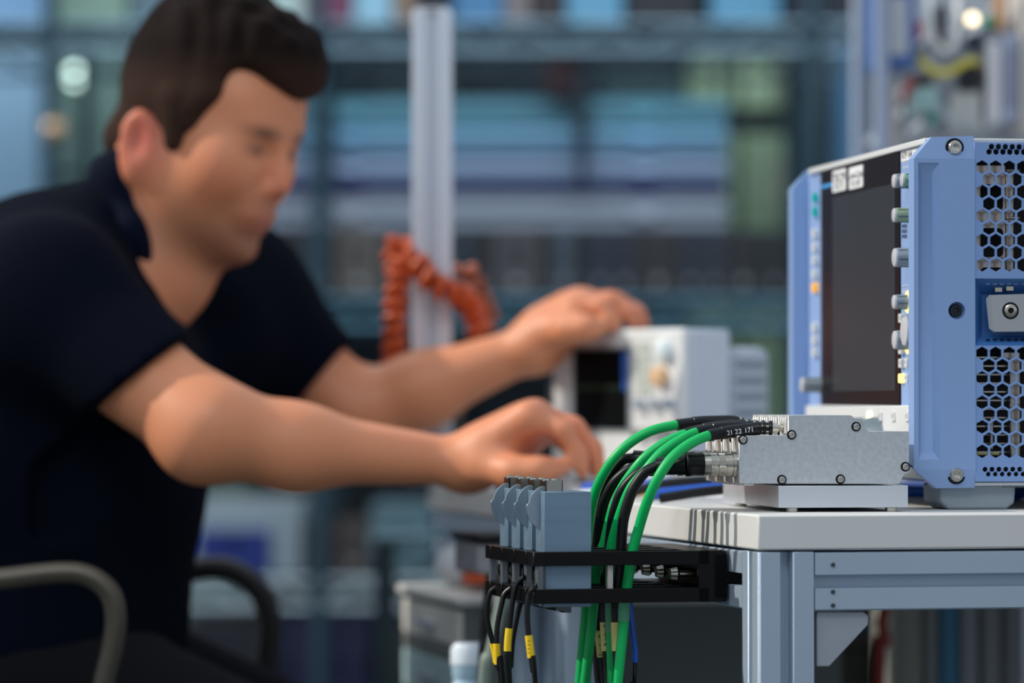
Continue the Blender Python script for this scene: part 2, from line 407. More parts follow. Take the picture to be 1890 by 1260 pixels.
for (px, py, dv) in ((1763, 272, .0022), (1766, 876, .0022)):
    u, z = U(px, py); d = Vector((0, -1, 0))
    m = MB().lathe((u, dv+.002, z), (u, -1, z), [(0, .0074), (.0026, .0074), (.0030, .0070), (.0030, .0056), (.0004, .0054)], 28); s_ = m.build('recess_shade_ring', black_pl, hn)  # black ring stands in for the shade inside the screw counterbore
    m = MB().lathe((u, dv+.001, z), (u, -1, z), [(0, .0054), (.0034, .0054), (.0044, .0046), (.0044, .0030), (.0034, .0028), (.0034, .0022), (.0030, .0008)], 28); m.build('screw', chrome, hn)
u, z = U(1766, 573)
MB().lathe((u, .0049, z), (u, -1, z), [(0, .0052), (.0018, .0052), (.0024, .0046), (.0024, .0026), (.0008, .0024)], 28).build('screw', M('black_oxide', '#30343a', .3, metal=.8), hn)
# ---- side panel with hexagonal vents
DP = .30
u0 = U(1799, 500)[0]; zt_ = U(1850, 262)[1]; zb_ = U(1850, 889)[1]
px_m = u0-U(1798, 500)[0]
def hexa(cx, cz, r): return [(cx+r*math.sin(R(60*k)), cz+r*math.cos(R(60*k))) for k in range(6)]
pu = U(1838.6, 400)[0]-U(1813.5, 400)[0]
def hexrows(x_first, y_first, rows, r, step, zlim=None, umax=DP-.012):
    out = []; ua, z_a = U(x_first, y_first)
    for k in range(rows):
        n = 0
        while True:
            uu = ua+step*(n+(.5 if k % 2 else 0)); zz = z_a-k*step*.872
            if uu > umax: break
            out.append(hexa(uu, zz, r)); n += 1
    return out
rr = px_m*12.2
def side_plate(name, ya, yb, holes):
    a = U(1801, ya)[1]; b = U(1801, yb)[1]
    MB().plate([(u0, b), (DP, b), (DP, a), (u0, a)], holes, .0008, .0030).build(name, scope_blue_d, sc, bevel=.0003, seg=1)
up = hexrows(1813.5, 308, 9, rr, pu)
small = hexrows(1831, 270.5, 1, px_m*5.6, px_m*12.8)+hexrows(1826.5, 280, 1, px_m*5.6, px_m*12.8)
side_plate('upper_vent_panel', 262, 514, up+small)
lo = hexrows(1813.5, 652, 9, rr, pu)
small = hexrows(1819, 866, 1, px_m*5.0, px_m*12.8)+hexrows(1825, 875, 1, px_m*4.6, px_m*12.8)
side_plate('lower_vent_panel', 637, 889, lo+small)
# recessed waist between the two panels
a, b = U(1801, 514)[1], U(1801, 637)[1]; RD = .016
ue = U(1822, 560)[0]
m = MB()
m.add([(u0, .0008, a), (DP, .0008, a), (DP, RD, a-.012), (ue, RD, a-.012)], [(0, 1, 2, 3)])
m.add([(u0, .0008, b), (DP, .0008, b), (DP, RD, b+.008), (ue, RD, b+.008)], [(0, 3, 2, 1)])
m.add([(ue, RD, a-.012), (DP, RD, a-.012), (DP, RD, b+.008), (ue, RD, b+.008)], [(0, 3, 2, 1)])
m.add([(u0, .0008, a), (ue, RD, a-.012), (ue, RD, b+.008), (u0, .0008, b)], [(0, 1, 2, 3)])
w_ = m.build('recessed_waist', M('waist_blue', '#3c6fae', .5), sc, smooth=20)
for yy, dz in ((517, -.0022), (633, .0022)):
    m = MB()
    for k in range(14):
        uu, zz = U(1827+13*k, yy); vv = .005
        m.add([(uu-.0022, vv+.0008*0, zz+dz), (uu+.0022, vv, zz+dz), (uu+.0012, vv+.0014, zz+dz*.55+dz), (uu-.0012, vv+.0014, zz+dz*.55+dz)], [(0, 1, 2, 3)])
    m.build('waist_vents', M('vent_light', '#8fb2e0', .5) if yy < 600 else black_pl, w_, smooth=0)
# carrying strap fixed in the waist
st = [U(1822, 544), U(1886, 535), U(1893, 575), U(1894, 606), U(1829, 613)]
m = MB().plate([st[0], (DP-.01, st[1][1]+.004), (DP-.01, st[3][1]), st[4]], [], .0015, .0075)
ss = m.build('carrying_strap', M('strap_grey', '#a3a7aa', .42), sc, bevel=.004, seg=1, smooth=0)
u, z = U(1866, 573)
MB().lathe((u, .003, z), (u, -1, z), [(0, .0066), (.0018, .0066), (.0018, .0056)], 28).build('recess_shade_ring', black_pl, ss)  # black ring painted as the shade of a recess around the screw
MB().lathe((u, .003, z), (u, -1, z), [(0, .0052), (.0022, .0050), (.0028, .004), (.0028, .0024), (.0016, .002)], 28).build('strap_screw', nickel, ss)
for (px, py) in ((1847, 533), (1868, 531)):
    u, z = U(px, py); MB().box((u-.0028, .006, z-.002), (u+.0028, .014, z+.0012)).build('strap_tab', nickel, ss)
# chassis seen through the vents
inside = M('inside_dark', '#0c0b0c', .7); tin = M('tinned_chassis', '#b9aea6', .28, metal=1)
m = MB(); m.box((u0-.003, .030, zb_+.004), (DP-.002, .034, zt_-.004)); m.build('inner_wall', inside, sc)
def rail_u(x0, x1, ya, yb, v=.012): 
    a_ = U(x0, ya); b_ = U(x1, yb); MB().box((a_[0], v, b_[1]), (b_[0], v+.004, a_[1])).build('chassis_rail', tin, sc, bevel=.001)
q0, q1 = U(1803, 303), U(1864, 509)
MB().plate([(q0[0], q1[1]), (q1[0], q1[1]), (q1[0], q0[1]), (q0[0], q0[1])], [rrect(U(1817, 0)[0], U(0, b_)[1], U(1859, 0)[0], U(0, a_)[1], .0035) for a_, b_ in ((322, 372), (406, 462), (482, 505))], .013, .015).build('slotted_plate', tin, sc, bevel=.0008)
rail_u(1864, 1880, 310, 505); rail_u(1864, 1890, 398, 404, .010); rail_u(1864, 1890, 310, 316, .010)
rail_u(1872, 1892, 655, 850); rail_u(1858, 1890, 648, 662, .010); rail_u(1870, 1890, 745, 752, .010); rail_u(1835, 1842, 770, 830)
m = MB()
for y in range(660, 860, 16): a_ = U(1804, y); m.box((a_[0], .020, a_[1]), (a_[0]+.035, .022, a_[1]+.0011))
m.build('cooling_fins', M('fin_metal', '#c9c5bd', .3, metal=1), sc)
m = MB(); a_ = U(1806, 838); m.box((a_[0], .019, a_[1]-.0008), (a_[0]+.022, .0195, a_[1]+.0008)); m.build('cable_strip', cream_t, sc)
# top cover, bottom sheet and rest of the case
MB().box((UF+.008, .004, zt_-.0004), (DP, SW-.004, zt_+.0030)).build('top_cover', M('cover_alu', '#cfd2d4', .35, metal=.4), sc, bevel=.0008)
MB().box((u0-.002, .003, zb_-.0028), (DP, SW-.003, zb_-.0006)).build('bottom_sheet', M('cover_alu'), sc)
MB().box((DP, .001, zb_), (DP+.004, SW-.001, zt_)).build('rear_wall', scope_blue_d, sc)
MB().box((u0, SW-.003, zb_), (DP, SW, zt_)).build('far_side_wall', scope_blue_d, sc)
# ---- front panel
vn, zTop = V(1662, 279); vf = V(1517, 320)[0]; zBot = V(1662, 747)[1]
vbl = V(1499, 500)[0]
zt2 = V(1662, 271)[1]
fp = MB().box((UF+.0003, .006, zb_), (UF+.010, SW-.006, zt2)).build('front_panel', front_blue, sc)
MB().box((UF-.0030, .010, zTop), (UF+.012, vbl+.002, zt_+.0032)).build('top_bezel', offwhite, sc, bevel=.0008)
lz = V(1662, 748)[1]
lb = MB().box((UF-.0055, .008, zb_+.002), (UF+.010, vbl+.003, lz)).build('lower_bezel', offwhite, sc, bevel=.001)
sg = MB().box((UF-.0012, vn, zBot), (UF+.0005, vf, zTop)).build('screen', glass_blk, sc, bevel=.0003)
va, za = V(1655, 338); vb, zb2 = V(1540, 722)
m = MB().plate([(va, zb2), (vb, zb2), (vb, za), (va, za)], [], UF-.0015, UF-.0011, 'vz'); m.build('display', glass_in, sg)
a_ = V(1519, 346); b_ = V(1541, 334)
m = MB(); m.box((UF-.0016, b_[0], min(a_[1], b_[1])-.001), (UF-.0012, a_[0], min(a_[1], b_[1])+.0018)); m.build('screen_logo', M('logo_blue', '#3f93d0', .5, emit=.3), sg)
def onfront(off): return lambda x, y: (UF-off, None, None)
def ftext(par, s, px, py, size, mat, off, name='lettering'):
    v, z = V(px, py); m = MB(); text_mb(m, s, size, lambda x, y: (UF-off, v-x, z+y)); return m.build(name, mat, par, smooth=0)
# two paper stickers
for (xa, ya, xb, yb, t1, t2) in ((1541, 318, 1565.5, 352, 'TBCM', 'MU 77'), (1571.5, 312, 1597, 346, 'Low-Line', 'FC1.87')):
    A = V(xa, (ya+yb)/2-4); B = V(xb, (ya+yb)/2-4); zc1 = V((xa+xb)/2, (ya+yb)/2-2)[1]; hh = .0092
    s_ = MB().plate(rrect(B[0], zc1-hh, A[0], zc1+hh, .002), [], UF-.0022, UF-.0016, 'vz').build('paper_sticker', white_l, sg)
    m = MB(); text_mb(m, t1, .0115 if len(t1) < 6 else .0095, lambda x, y: (UF-.0024, (A[0]+B[0])/2-x*1.5, zc1+.002+y)); m.build('lettering', ink, s_, smooth=0)
    m = MB(); text_mb(m, t2, .007, lambda x, y: (UF-.0024, (A[0]+B[0])/2-x*1.6, zc1-.0052+y)); m.build('lettering', ink, s_, smooth=0)
# control column lettering
A = V(1664, 289); va_, za_ = A
nl = MB().box((UF-.0004, .012, za_-.0042), (UF+.0006, va_, za_+.0040)).build('name_strip', white_l, fp)
m = MB(); text_mb(m, 'RTP 164  ·  16 GHz', .0072, lambda x, y: (UF-.0006, va_-.003-x*1.25, za_+y*1.05), align='LEFT'); m.build('lettering', ink, nl, smooth=0)
for (s_, px, py, sz) in (('Horizontal', 1665, 299, .0055), ('Resolution & Record', 1667, 309, .0042), ('Level', 1679, 373, .0042), ('Scale', 1679, 452, .0042), ('Vertical', 1665, 538, .0055)):
    v, z = V(px, py); m = MB(); text_mb(m, s_, sz, lambda x, y: (UF-.0002, v-x*1.2, z+y), align='LEFT'); m.build('lettering', white_ink, fp, smooth=0)
m = MB()
for i in range(3):
    for j in range(3): v, z = V(1666+3.2*i, 417+9.5*j); m.box((UF-.0003, v-.0011, z-.0014), (UF+.0002, v+.0011, z+.0014))
m.build('led_marks', M('mark_dark', '#3c4a63', .5), fp)
v, z = V(1665, 528); MB().box((UF-.0003, .02, z-.0002), (UF+.0002, v, z+.0002)).build('panel_line', white_ink, fp)
def knob(px, py, r, L, uface=None, side=knob_dark, nm='knob', par=sc, ring=False, off=0):
    """px,py: centre of the visible end disc"""
    ue_ = UF-L; v, z = V(px, py, ue_)
    m = MB(); m.lathe((UF+.001, v, z), (-1, v, z), [(0, r*1.06), (.002, r*1.06), (.003, r), (L-.0008, r*.97), (L+.0004, r*.9)], 28)
    k_ = m.build(nm, side, par)
    MB().lathe((ue_+.0006, v, z), (-1, v, z), [(0, r*.93), (.0014, r*.90), (.0018, r*.8)], 28).build('knob_cap', M('cap_light', '#bcbcc0', .5), k_)
    m = MB()
    for a in range(0, 360, 60):
        y_, z_ = v+math.cos(R(a+12))*r*.985, z+math.sin(R(a+12))*r*.985
        m.box((ue_+.002, y_-.0003, z_-.0003), (UF-.002, y_+.0003, z_+.0003))
    m.build('knob_grooves', M('groove_dark', '#38434c', .5), k_)
    if ring: MB().lathe((UF+.0004, v, z), (-1, v, z), [(0, r*1.5), (.0018, r*1.42), (.0018, r*.9)], 28).build('lit_ring', yellow_l, k_)
    return k_
K = px_m
knob(1651, 334, .0059, .0130); knob(1666, 332, .0059, .0140, side=M('knob_green', '#6fa98a', .4))
knob(1651, 397, .0060, .0130, side=M('knob_olive', '#8aa083', .4))
knob(1652, 475, .0079, .0130)
knob(1651, 557, .0060, .0115, ring=True)
knob(1652, 627, .0078, .0115, ring=True); knob(1670, 611, .0125, .0110, nm='large_knob')
def button(px, py, w, h_, mat=offwhite, txt=None, t=.003, u_=None, par=sc, nm='button'):
    v, z = V(px, py); w *= .5; h_ *= .5
    b_ = MB().plate(rrect(v-w, z-h_, v+w, z+h_, min(w, h_)*.45), [], UF-t, UF+.001, 'vz').build(nm, mat, par, bevel=.0005)
    if txt: m = MB(); text_mb(m, txt, .0036, lambda x, y: (UF-t-.0001, v-x*1.3, z+y)); m.build('lettering', ink, b_, smooth=0)
    return b_
for (px, py, mt, tx) in ((1667, 587, offwhite, 'C3'), (1667, 645, offwhite, 'C4'), (1667, 670, offwhite, 'M'), (1678, 669, offwhite, 'R'), (1667, 698, yellow_l, None), (1678, 697, offwhite, 'B')):
    button(px, py, .0085, .0072, mt, tx)
teal_b = M('teal_button', '#19a8a4', .4, emit=.15); org_b = M('orange_button', '#ffb53a', .4, emit=.35)
for (py, mt) in ((365, teal_b), (391, teal_b), (431, offwhite), (456, offwhite), (480, offwhite), (505, offwhite), (531, org_b), (604, offwhite), (627, offwhite), (650, offwhite)):
    button(1508, py, .0085, .0085, mt, t=.004, nm='softkey')
knob(1481, 710, .0068, .0170, nm='menu_knob')
# lower bezel: lit key, keys and grey input ports
UB = UF-.0055
for (px, txt, mt) in ((1606, None, M('lit_white', '#fff7c0', .5, emit=1.2)), (1626, 'C1', offwhite), (1650, 'C2', offwhite), (1676, 'C3', offwhite)):
    v, z = SF.vz(px, 768, UB)
    b_ = MB().plate(rrect(v-.0055, z-.0040, v+.0055, z+.0040, .0012), [], UB-.0014, UB+.001, 'vz').build('channel_key', mt, lb, bevel=.0004)
    if txt: m = MB(); text_mb(m, txt, .0040, lambda x, y: (UB-.0015, v-x*1.2, z+y)); m.build('lettering', ink, b_, smooth=0)
for (px, py) in ((1592, 803), (1622, 803)):
    v, z = SF.vz(px, py, UB)
    MB().lathe((UB+.001, v, z), (-1, v, z), [(0, .0150), (.008, .0145), (.0155, .0120), (.0155, .006), (.008, .005)], 30).build('input_port', M('port_grey', '#7d8a92', .4, metal=.3), lb)
# foot
FA = [U(1733, 893, .01), U(1735, 925, .01), U(1750, 941, .01), U(1858, 941, .01), U(1873, 928, .01), U(1875, 893, .01)]
zf = min(p[1] for p in FA)
ft = [(p[0], p[1]-zf if False else max(p[1], .0002)) for p in FA]
for vv in (.010, SW-.06):
    MB().plate([(p[0], max(p[1], .0003)) for p in FA], [], vv, vv+.05).build('foot', foot_grey, sc, bevel=.002, seg=3)
for vv in (.010, SW-.06): MB().box((DP-.06, vv, .0003), (DP-.02, vv+.05, zb_)).build('foot', foot_grey, sc, bevel=.002)
m = MB(); a_ = U(1852, 899, .009); m.box((a_[0], .0085, a_[1]), (DP-.03, .011, a_[1]+.0018)); m.build('folding_stand', M('stand_grey', '#6d7c85', .4), sc)
# ================================================================ amplifier modules on their base
d_ = ray(1437, 937); t_ = (.7532-ZC)/d_.z; o_ = CP+d_*t_
MF = Frame(o_, 8.7)
MP = .0325
uR = MF.uz(1676, 900)[0]; zB = MF.uz(1500, 896)[1]
base = empty('base_plate', MF.M, 'bright machined aluminium base plate under the sheet-metal modules', 'base plate')
MB().box((0, 0, 0), (uR, .205, zB)).build('plate', milled, base, bevel=.0004)
for (u, v) in ((.012, .006), (uR-.012, .006), (.012, .19), (uR-.012, .19)):
    MB().lathe((u, v, -.0030), (u, v, 1), [(0, .0045), (.0028, .0045), (.0030, .003)], 18).build('foot_screw', nickel, base)
mods = ['nearest the camera', 'second from the front', 'third from the front', 'rearmost of the row']
def mq(px, py): return MF.uz(px, py, 0)
out_ = [(1364, 892), (1364, 804), (1455, 803), (1455, 766), (1571, 766), (1586, 779), (1604, 796), (1678, 796), (1678, 872), (1669, 875), (1660, 893)]
zoff = zB+.0004
def mpoly(l): return [(mq(*p)[0], max(mq(*p)[1], zoff)) for p in l]
mod = empty('amplifier_module', MF.M, 'speckled grey sheet-metal module beside the oscilloscope, '+mods[0], 'electronic module', 'sheet-metal modules on the aluminium base')
XF[mod] = MF.M.copy()
body = mpoly(out_)
MB().plate(body, [], .0, .0016).build('side_cover', zinc, mod, bevel=.0003, seg=1)
MB().plate([(p[0]+(.0004 if i in (0, 1) else 0), p[1]) for i, p in enumerate(body)], [], .0016, .0262).build('housing', zinc_side, mod, bevel=.0006)
MB().plate(body, [], .0262, .0278).build('side_cover', zinc, mod, bevel=.0003, seg=1)
# ribbed recess wall by the small sockets
a_ = mq(1455, 770); b_ = mq(1455, 800)
m = MB()
for k in range(3): m.box((a_[0]-.0016, .004+k*.0075, b_[1]), (a_[0], .0075+k*.0075, a_[1]))
m.build('socket_ribs', zinc_side, mod, bevel=.0003, seg=1)
for (px, py) in ((1371, 811), (1461, 802), (1580, 787), (1671, 861), (1443, 885), (1551, 884)):
    u, z = mq(px, py)
    m = MB().lathe((u, .0005, z), (u, -1, z), [(0, .0037), (.0009, .0037), (.0009, .0030)], 22); r_ = m.build('screw_ring', black_pl, mod)
    MB().lathe((u, .0003, z), (u, -1, z), [(0, .0026), (.0018, .0025), (.0024, .0019), (.0024, .0011), (.0012, .0009)], 20).build('screw', chrome, mod)
uS, zS = mq(1455, 790); uC, zC_ = mq(1364, 857)
MB().lathe((uS+.001, .013, zS), (-1, .013, zS), [(0, .0034), (.003, .0034), (.003, .0026), (.0075, .0026)], 18).build('small_socket', nickel, mod)
MB().lathe((uC+.001, .013, zC_), (-1, .013, zC_), [(0, .0098), (.0030, .0098), (.0036, .0092)], 30).build('round_socket', chrome, mod)
# feet tabs folded under the left end
m = MB()
for k in (0, 1): m.box((uC+.004, .003+.018*k, zoff-.0004), (uC+.012, .0055+.018*k, zoff+.003))
m.build('tab', zinc_side, mod)
for k in range(1, 4):
    c = copy_tree(mod); c.matrix_world = MF.M @ Matrix.Translation((0, MP*k, 0))
    c['label'] = 'speckled grey sheet-metal module beside the oscilloscope, '+mods[k]
# ================================================================ cables
def slotY(px, k, py=1015): return (TF.M @ TF.hit(px, py, 1, sv[k])).y
def path(pts, YA, YB, k, n=8, ybend=1000, bow=0):
    """pixel path; depth blends from YA at the connector to the slot plane"""
    L = [0]
    for i in range(1, len(pts)): L.append(L[-1]+math.hypot(pts[i][0]-pts[i-1][0], pts[i][1]-pts[i-1][1]))
    # length up to the slot
    ls = next((L[i] for i, p in enumerate(pts) if p[1] >= ybend), L[-1]); out = []
    for p, l in zip(pts, L):
        t = min(1, l/ls); bw_ = bow*math.sin(math.pi*min(1, t))**2; t = t*t*(3-2*t); out.append(P(p[0], p[1], YA+(YB-YA)*t-bw_))
    return spline(out, n)
def cut(path_, a, b): n = len(path_)-1; return path_[int(a*n):int(b*n)+1]
g_lab = ['nearest, its boot printed 21 22 171', 'lying just behind the nearest green one', 'its boot partly hidden by two others', 'leftmost and arching highest']
g_px = [
 [(1384, 792), (1345, 797), (1310, 803), (1275, 818), (1240, 845), (1213, 885), (1193, 930), (1179, 975), (1168, 1015), (1160, 1065), (1152, 1120), (1151, 1150), (1146, 1200), (1139, 1270)],
 [(1375, 789), (1335, 790), (1288, 797), (1255, 812), (1220, 836), (1192, 868), (1165, 900), (1148, 940), (1134, 985), (1127, 1020), (1126, 1070), (1127, 1120), (1128, 1180), (1130, 1270)],
 [(1362, 786), (1320, 789), (1268, 800), (1228, 817), (1193, 842), (1165, 875), (1143, 910), (1127, 955), (1116, 1000), (1107, 1025), (1098, 1070), (1095, 1120), (1089, 1180), (1078, 1270)],
 [(1350, 778), (1300, 779), (1252, 784), (1205, 794), (1163, 817), (1130, 850), (1106, 890), (1093, 930), (1086, 975), (1083, 1020), (1081, 1070), (1082, 1120), (1077, 1180), (1069, 1270)]]
c_px = [(1432, 790), (1410, 788), (1385, 785), (1372, 778)]
for k in range(4):
    cn = MF.M @ Vector((uS-.006, .013+MP*k, zS))
    pr = (CP-cn); YA = cn.y
    root_p = MF.M @ Vector((uS-.0060, .013+MP*k, zS))
    YB = slotY(g_px[k][8][0], k)-.004
    pts = path(g_px[k], YA, YB, k, bow=.021)
    # straight lead from the socket to the first pixel point
    lead = [root_p, root_p.lerp(pts[0], .45)+Vector((0, 0, .0006))]
    full = spline(lead+pts[::4]+[pts[-1]], 8)
    endz = min(p.z for p in full)
    n = len(full)
    # split point: where the boot ends
    bx = g_px[k][2]; bw = P(bx[0], bx[1], YA+(YB-YA)*.1)
    isp = next(i for i in range(n) if pxof(full[i])[0] <= bx[0]+2)
    r0 = empty('green_cable', at(full[-1]), 'green coaxial cable through the black bracket, '+g_lab[k], 'cable', 'green cables through the bracket')
    # carry on below the frame to the floor
    tail = [full[-1]+Vector((-.01*(k % 2), .01, -.15)), full[-1]+Vector((.02, .05, -.35)), Vector((full[-1].x+.05, full[-1].y+.16, .012+.0)), Vector((full[-1].x+.20, full[-1].y+.30+.02*k, .006))]
    run = full[isp:]+spline([full[-1]]+tail, 6)[1:]
    MB().tube(run, .0040, 14).build('jacket', green_m, r0, world=True)
    bt = full[3:isp+2]; nb = len(bt)-1
    L_ = sum((bt[i+1]-bt[i]).length for i in range(nb))
    def rf(t):
        r = .0046
        if t < .75: r = .0051
        if .05 < t < .09 or .13 < t < .16: r = .0045
        if t < .05: r = .0055
        return r
    bt2 = spline(bt[::3]+([bt[-1]] if (nb % 3) else []), 10)
    MB().tube(bt2, .0055, 16, rf).build('boot', boot_m, r0, world=True)
    d0 = (full[3]-full[0]).normalized()
    MB().lathe(full[0]-d0*.001, full[0]+d0, [(0, .0036), (.0045, .0036), (.0052, .0048), (.0125, .0048), (.0130, .0040), ((full[3]-full[0]).length+.004, .0040)], 6).build('hex_nut', nickel, r0, world=True)
    if k == 0:
        # white print along the boot, wrapped on its camera side
        arc = [0]
        for a_, b_ in zip(bt2, bt2[1:]): arc.append(arc[-1]+(b_-a_).length)
        ic = next(i for i in range(len(bt2)) if pxof(bt2[i])[0] <= 1363)
        def wrap(x, y, rad=.00535):
            s_ = arc[ic]-x; i = max(0, min(len(arc)-2, next((q for q in range(len(arc)-1) if arc[q+1] >= s_), len(arc)-2)))
            c0 = bt2[i].lerp(bt2[i+1], (s_-arc[i])/(arc[i+1]-arc[i])); ex = (bt2[i]-bt2[i+1]).normalized()
            ez = Vector((0, 0, 1)); ez = (ez-ex*ez.dot(ex)).normalized(); nrm = ex.cross(ez)
            if nrm.y > 0: nrm = -nrm
            th = y/rad-.10; return c0+nrm*(rad*math.cos(th))+ez*(rad*math.sin(th))
        m = MB(); text_mb(m, '21 22 171', .0054, lambda x, y: wrap(x*1.08, y), fine=True); m.build('print', white_ink, r0, world=True, smooth=0)
    if k in (0, 1):   # clear sleeve just under the bracket
        i0 = min(range(len(run)), key=lambda i: abs(run[i].z-P(1150, 1105, YB).z)); i1 = min(range(len(run)), key=lambda i: abs(run[i].z-P(1150, (1146, 1168)[k], YB).z))
        if i1 > i0+1: MB().tube(run[i0:i1+1], .0048, 14).build('clear_sleeve', clear_t, r0, world=True)
k_px = [
 [(1212, 860), (1190, 872), (1169, 902), (1157, 935), (1150, 965), (1146, 1013), (1142, 1070), (1138, 1120), (1140, 1180), (1143, 1270)],
 [(1197, 864), (1176, 875), (1150, 903), (1137, 935), (1130, 965), (1124, 1013), (1120, 1070), (1118, 1120), (1120, 1180), (1125, 1270)],
 [(1178, 860), (1160, 867), (1134, 890), (1118, 920), (1109, 955), (1104, 1013), (1103, 1070), (1103, 1120), (1110, 1180), (1120, 1270)],
 [(1168, 845), (1148, 851), (1120, 888), (1103, 918), (1095, 955), (1090, 1013), (1090, 1070), (1093, 1120), (1100, 1180), (1108, 1270)]]
k_lab = ['whose plug hides the others', 'bending down just behind the nearest', 'between the second and the leftmost black bends', 'leftmost of the black bends']
for k in range(4):
    s0 = MF.M @ Vector((uC-.0006, .013+MP*k, zC_)); ex = (MF.M.to_3x3() @ Vector((-1, 0, 0))).normalized()
    YA = s0.y-.002; YB = slotY(k_px[k][5][0], k)+.008
    end0 = P(k_px[k][0][0], k_px[k][0][1], YA)
    r0 = empty('power_cable', at(P(k_px[k][-1][0], 1270, YB)), 'thick black cable with silver knurled plug, '+k_lab[k], 'cable', 'black cables with knurled connectors')
    m = MB().lathe(s0, s0+ex, [(0, .0099), (.0022, .0099), (.0025, .0090), (.0072, .0090), (.0073, .0086), (.0080, .0086), (.0081, .0091), (.0135, .0091), (.0136, .0087), (.0142, .0087), (.0143, .0092), (.0192, .0092), (.0193, .0088), (.0245, .0086)], 40)
    m.build('connector_shell', M('knurled_shell', '#b9b3a7', .28, metal=1), r0, world=True)
    # knurl: crossing ridges as real little pyramids on two bands
    m = MB(); f1 = ex.orthogonal().normalized(); f2 = ex.cross(f1)
    for t0 in (.0084, .0146):
        for row in range(5):
            for q_ in range(44):
                a = 2*math.pi*(q_+(row % 2)*.5)/44; rr_ = .0091; c0 = s0+ex*(t0+.0006+row*.00095)
                def pt(da, dt, r): return c0+ex*dt+f1*(r*math.cos(a+da))+f2*(r*math.sin(a+da))
                m.add([pt(-.055, 0, rr_), pt(0, -.0006, rr_), pt(.055, 0, rr_), pt(0, .0006, rr_), pt(0, 0, rr_+.00035)], [(0, 1, 4), (1, 2, 4), (2, 3, 4), (3, 0, 4)])
    m.build('knurl', chrome, r0, world=True, smooth=0)
    L0 = .0245
    MB().lathe(s0+ex*L0, s0+ex, [(0, .0089), (.0085, .0089), (.0100, .0094), (.0130, .0094), (.0140, .0080)], 30).build('collar', black_pl, r0, world=True)
    pA = s0+ex*(L0+.013)
    bts = spline([pA, pA.lerp(end0, .5), end0], 8)
    MB().tube(bts, .008, 20, lambda t: .0080-.0016*t).build('boot', boot_m, r0, world=True)
    pts = path(k_px[k], YA, YB, k, ybend=1010)
    tail = [pts[-1]+Vector((.01, .01, -.15)), pts[-1]+Vector((.03, .05, -.38)), Vector((pts[-1].x+.08, pts[-1].y+.16, .012)), Vector((pts[-1].x+.25, pts[-1].y+.22+.02*k, .006))]
    run = [pts[0]+(bts[-3]-bts[-1])*.5]+pts+spline([pts[-1]]+tail, 6)[1:]
    MB().tube(run, .0041, 14).build('jacket', rubber, r0, world=True)
    if k in (1, 2):
        # pale label sleeve wrapped under the bracket, lettering down the side
        ya, yb = ((1150, 1205), (1160, 1216))[k-1]
        i0 = min(range(len(run)), key=lambda i: abs(run[i].z-P(1150, ya, YB).z)); i1 = min(range(len(run)), key=lambda i: abs(run[i].z-P(1150, yb, YB).z))
        i0 = max(0, min(i0, i1-2))
        seg_ = run[i0:i1+1]; sl = MB().tube(seg_, .0049, 14); sl = sl.build('label_sleeve', cream_t, r0, world=True)
        mid = seg_[len(seg_)//2]; m = MB(); text_mb(m, 'Probe %d' % (5-k), .0052, lambda x, y: mid+Vector((-y*.9-.0008, -.00505, -x*1.0))); m.build('lettering', ink, sl, world=True, smooth=0)
    if k == 0:
        i0 = min(range(len(run)), key=lambda i: abs(run[i].z-P(1150, 1146, YB).z)); i1 = min(range(len(run)), key=lambda i: abs(run[i].z-P(1150, 1200, YB).z))
        if i1-i0 < 2: i1 = i0+2
        MB().tube(run[i0:i1+1], .0049, 14).build('label_sleeve', cream_t, r0, world=True)
# blue cable right of the green ones, changing to black
Yb = slotY(1168, 0)+.012
pts = [P(x, y, Yb) for x, y in ((1160, 1095), (1163, 1120), (1167, 1160), (1172, 1200), (1172, 1222))]
r0 = empty('blue_cable', at(P(1172, 1260, Yb)), 'thin blue cable hanging under the black bracket, black at its lower end', 'cable')
MB().tube(spline(pts), .0024, 10).build('blue_jacket', blue_c, r0, world=True)
MB().tube(spline([P(1172, 1220, Yb), P(1171, 1270, Yb), P(1175, 1400, Yb+.05), Vector((.14, Yb+.1, .006))]), .0016, 10).build('black_jacket', rubber, r0, world=True)
# thin control leads with yellow markers, leaving the slits of the lower plate
def fly(px, py, k): return TF.M @ TF.hit(px, py, 0, U0-.003)
leads = [
 ('leftmost, its marker partly behind another', [(925, 1078), (906, 1092), (899, 1125), (902, 1155), (912, 1195), (918, 1230), (926, 1275)], 3, (1187, 1222)),
 ('second from the left, meeting the leftmost', [(950, 1078), (932, 1095), (926, 1115), (918, 1155), (917, 1195), (920, 1235), (930, 1275)], 2, (1187, 1225)),
 ('with the highest of the yellow markers', [(968, 1064), (953, 1080), (946, 1110), (941, 1150), (937, 1190), (938, 1230), (940, 1275)], 1, (1159, 1201)),
 ('without a marker, behind another', [(975, 1085), (962, 1110), (953, 1145), (946, 1185), (943, 1230), (942, 1275)], 1, None),
 ('rightmost of the thin leads, hanging alone', [(985, 1083), (976, 1100), (973, 1130), (975, 1165), (979, 1200), (984, 1240), (989, 1275)], 0, (1172, 1213))]
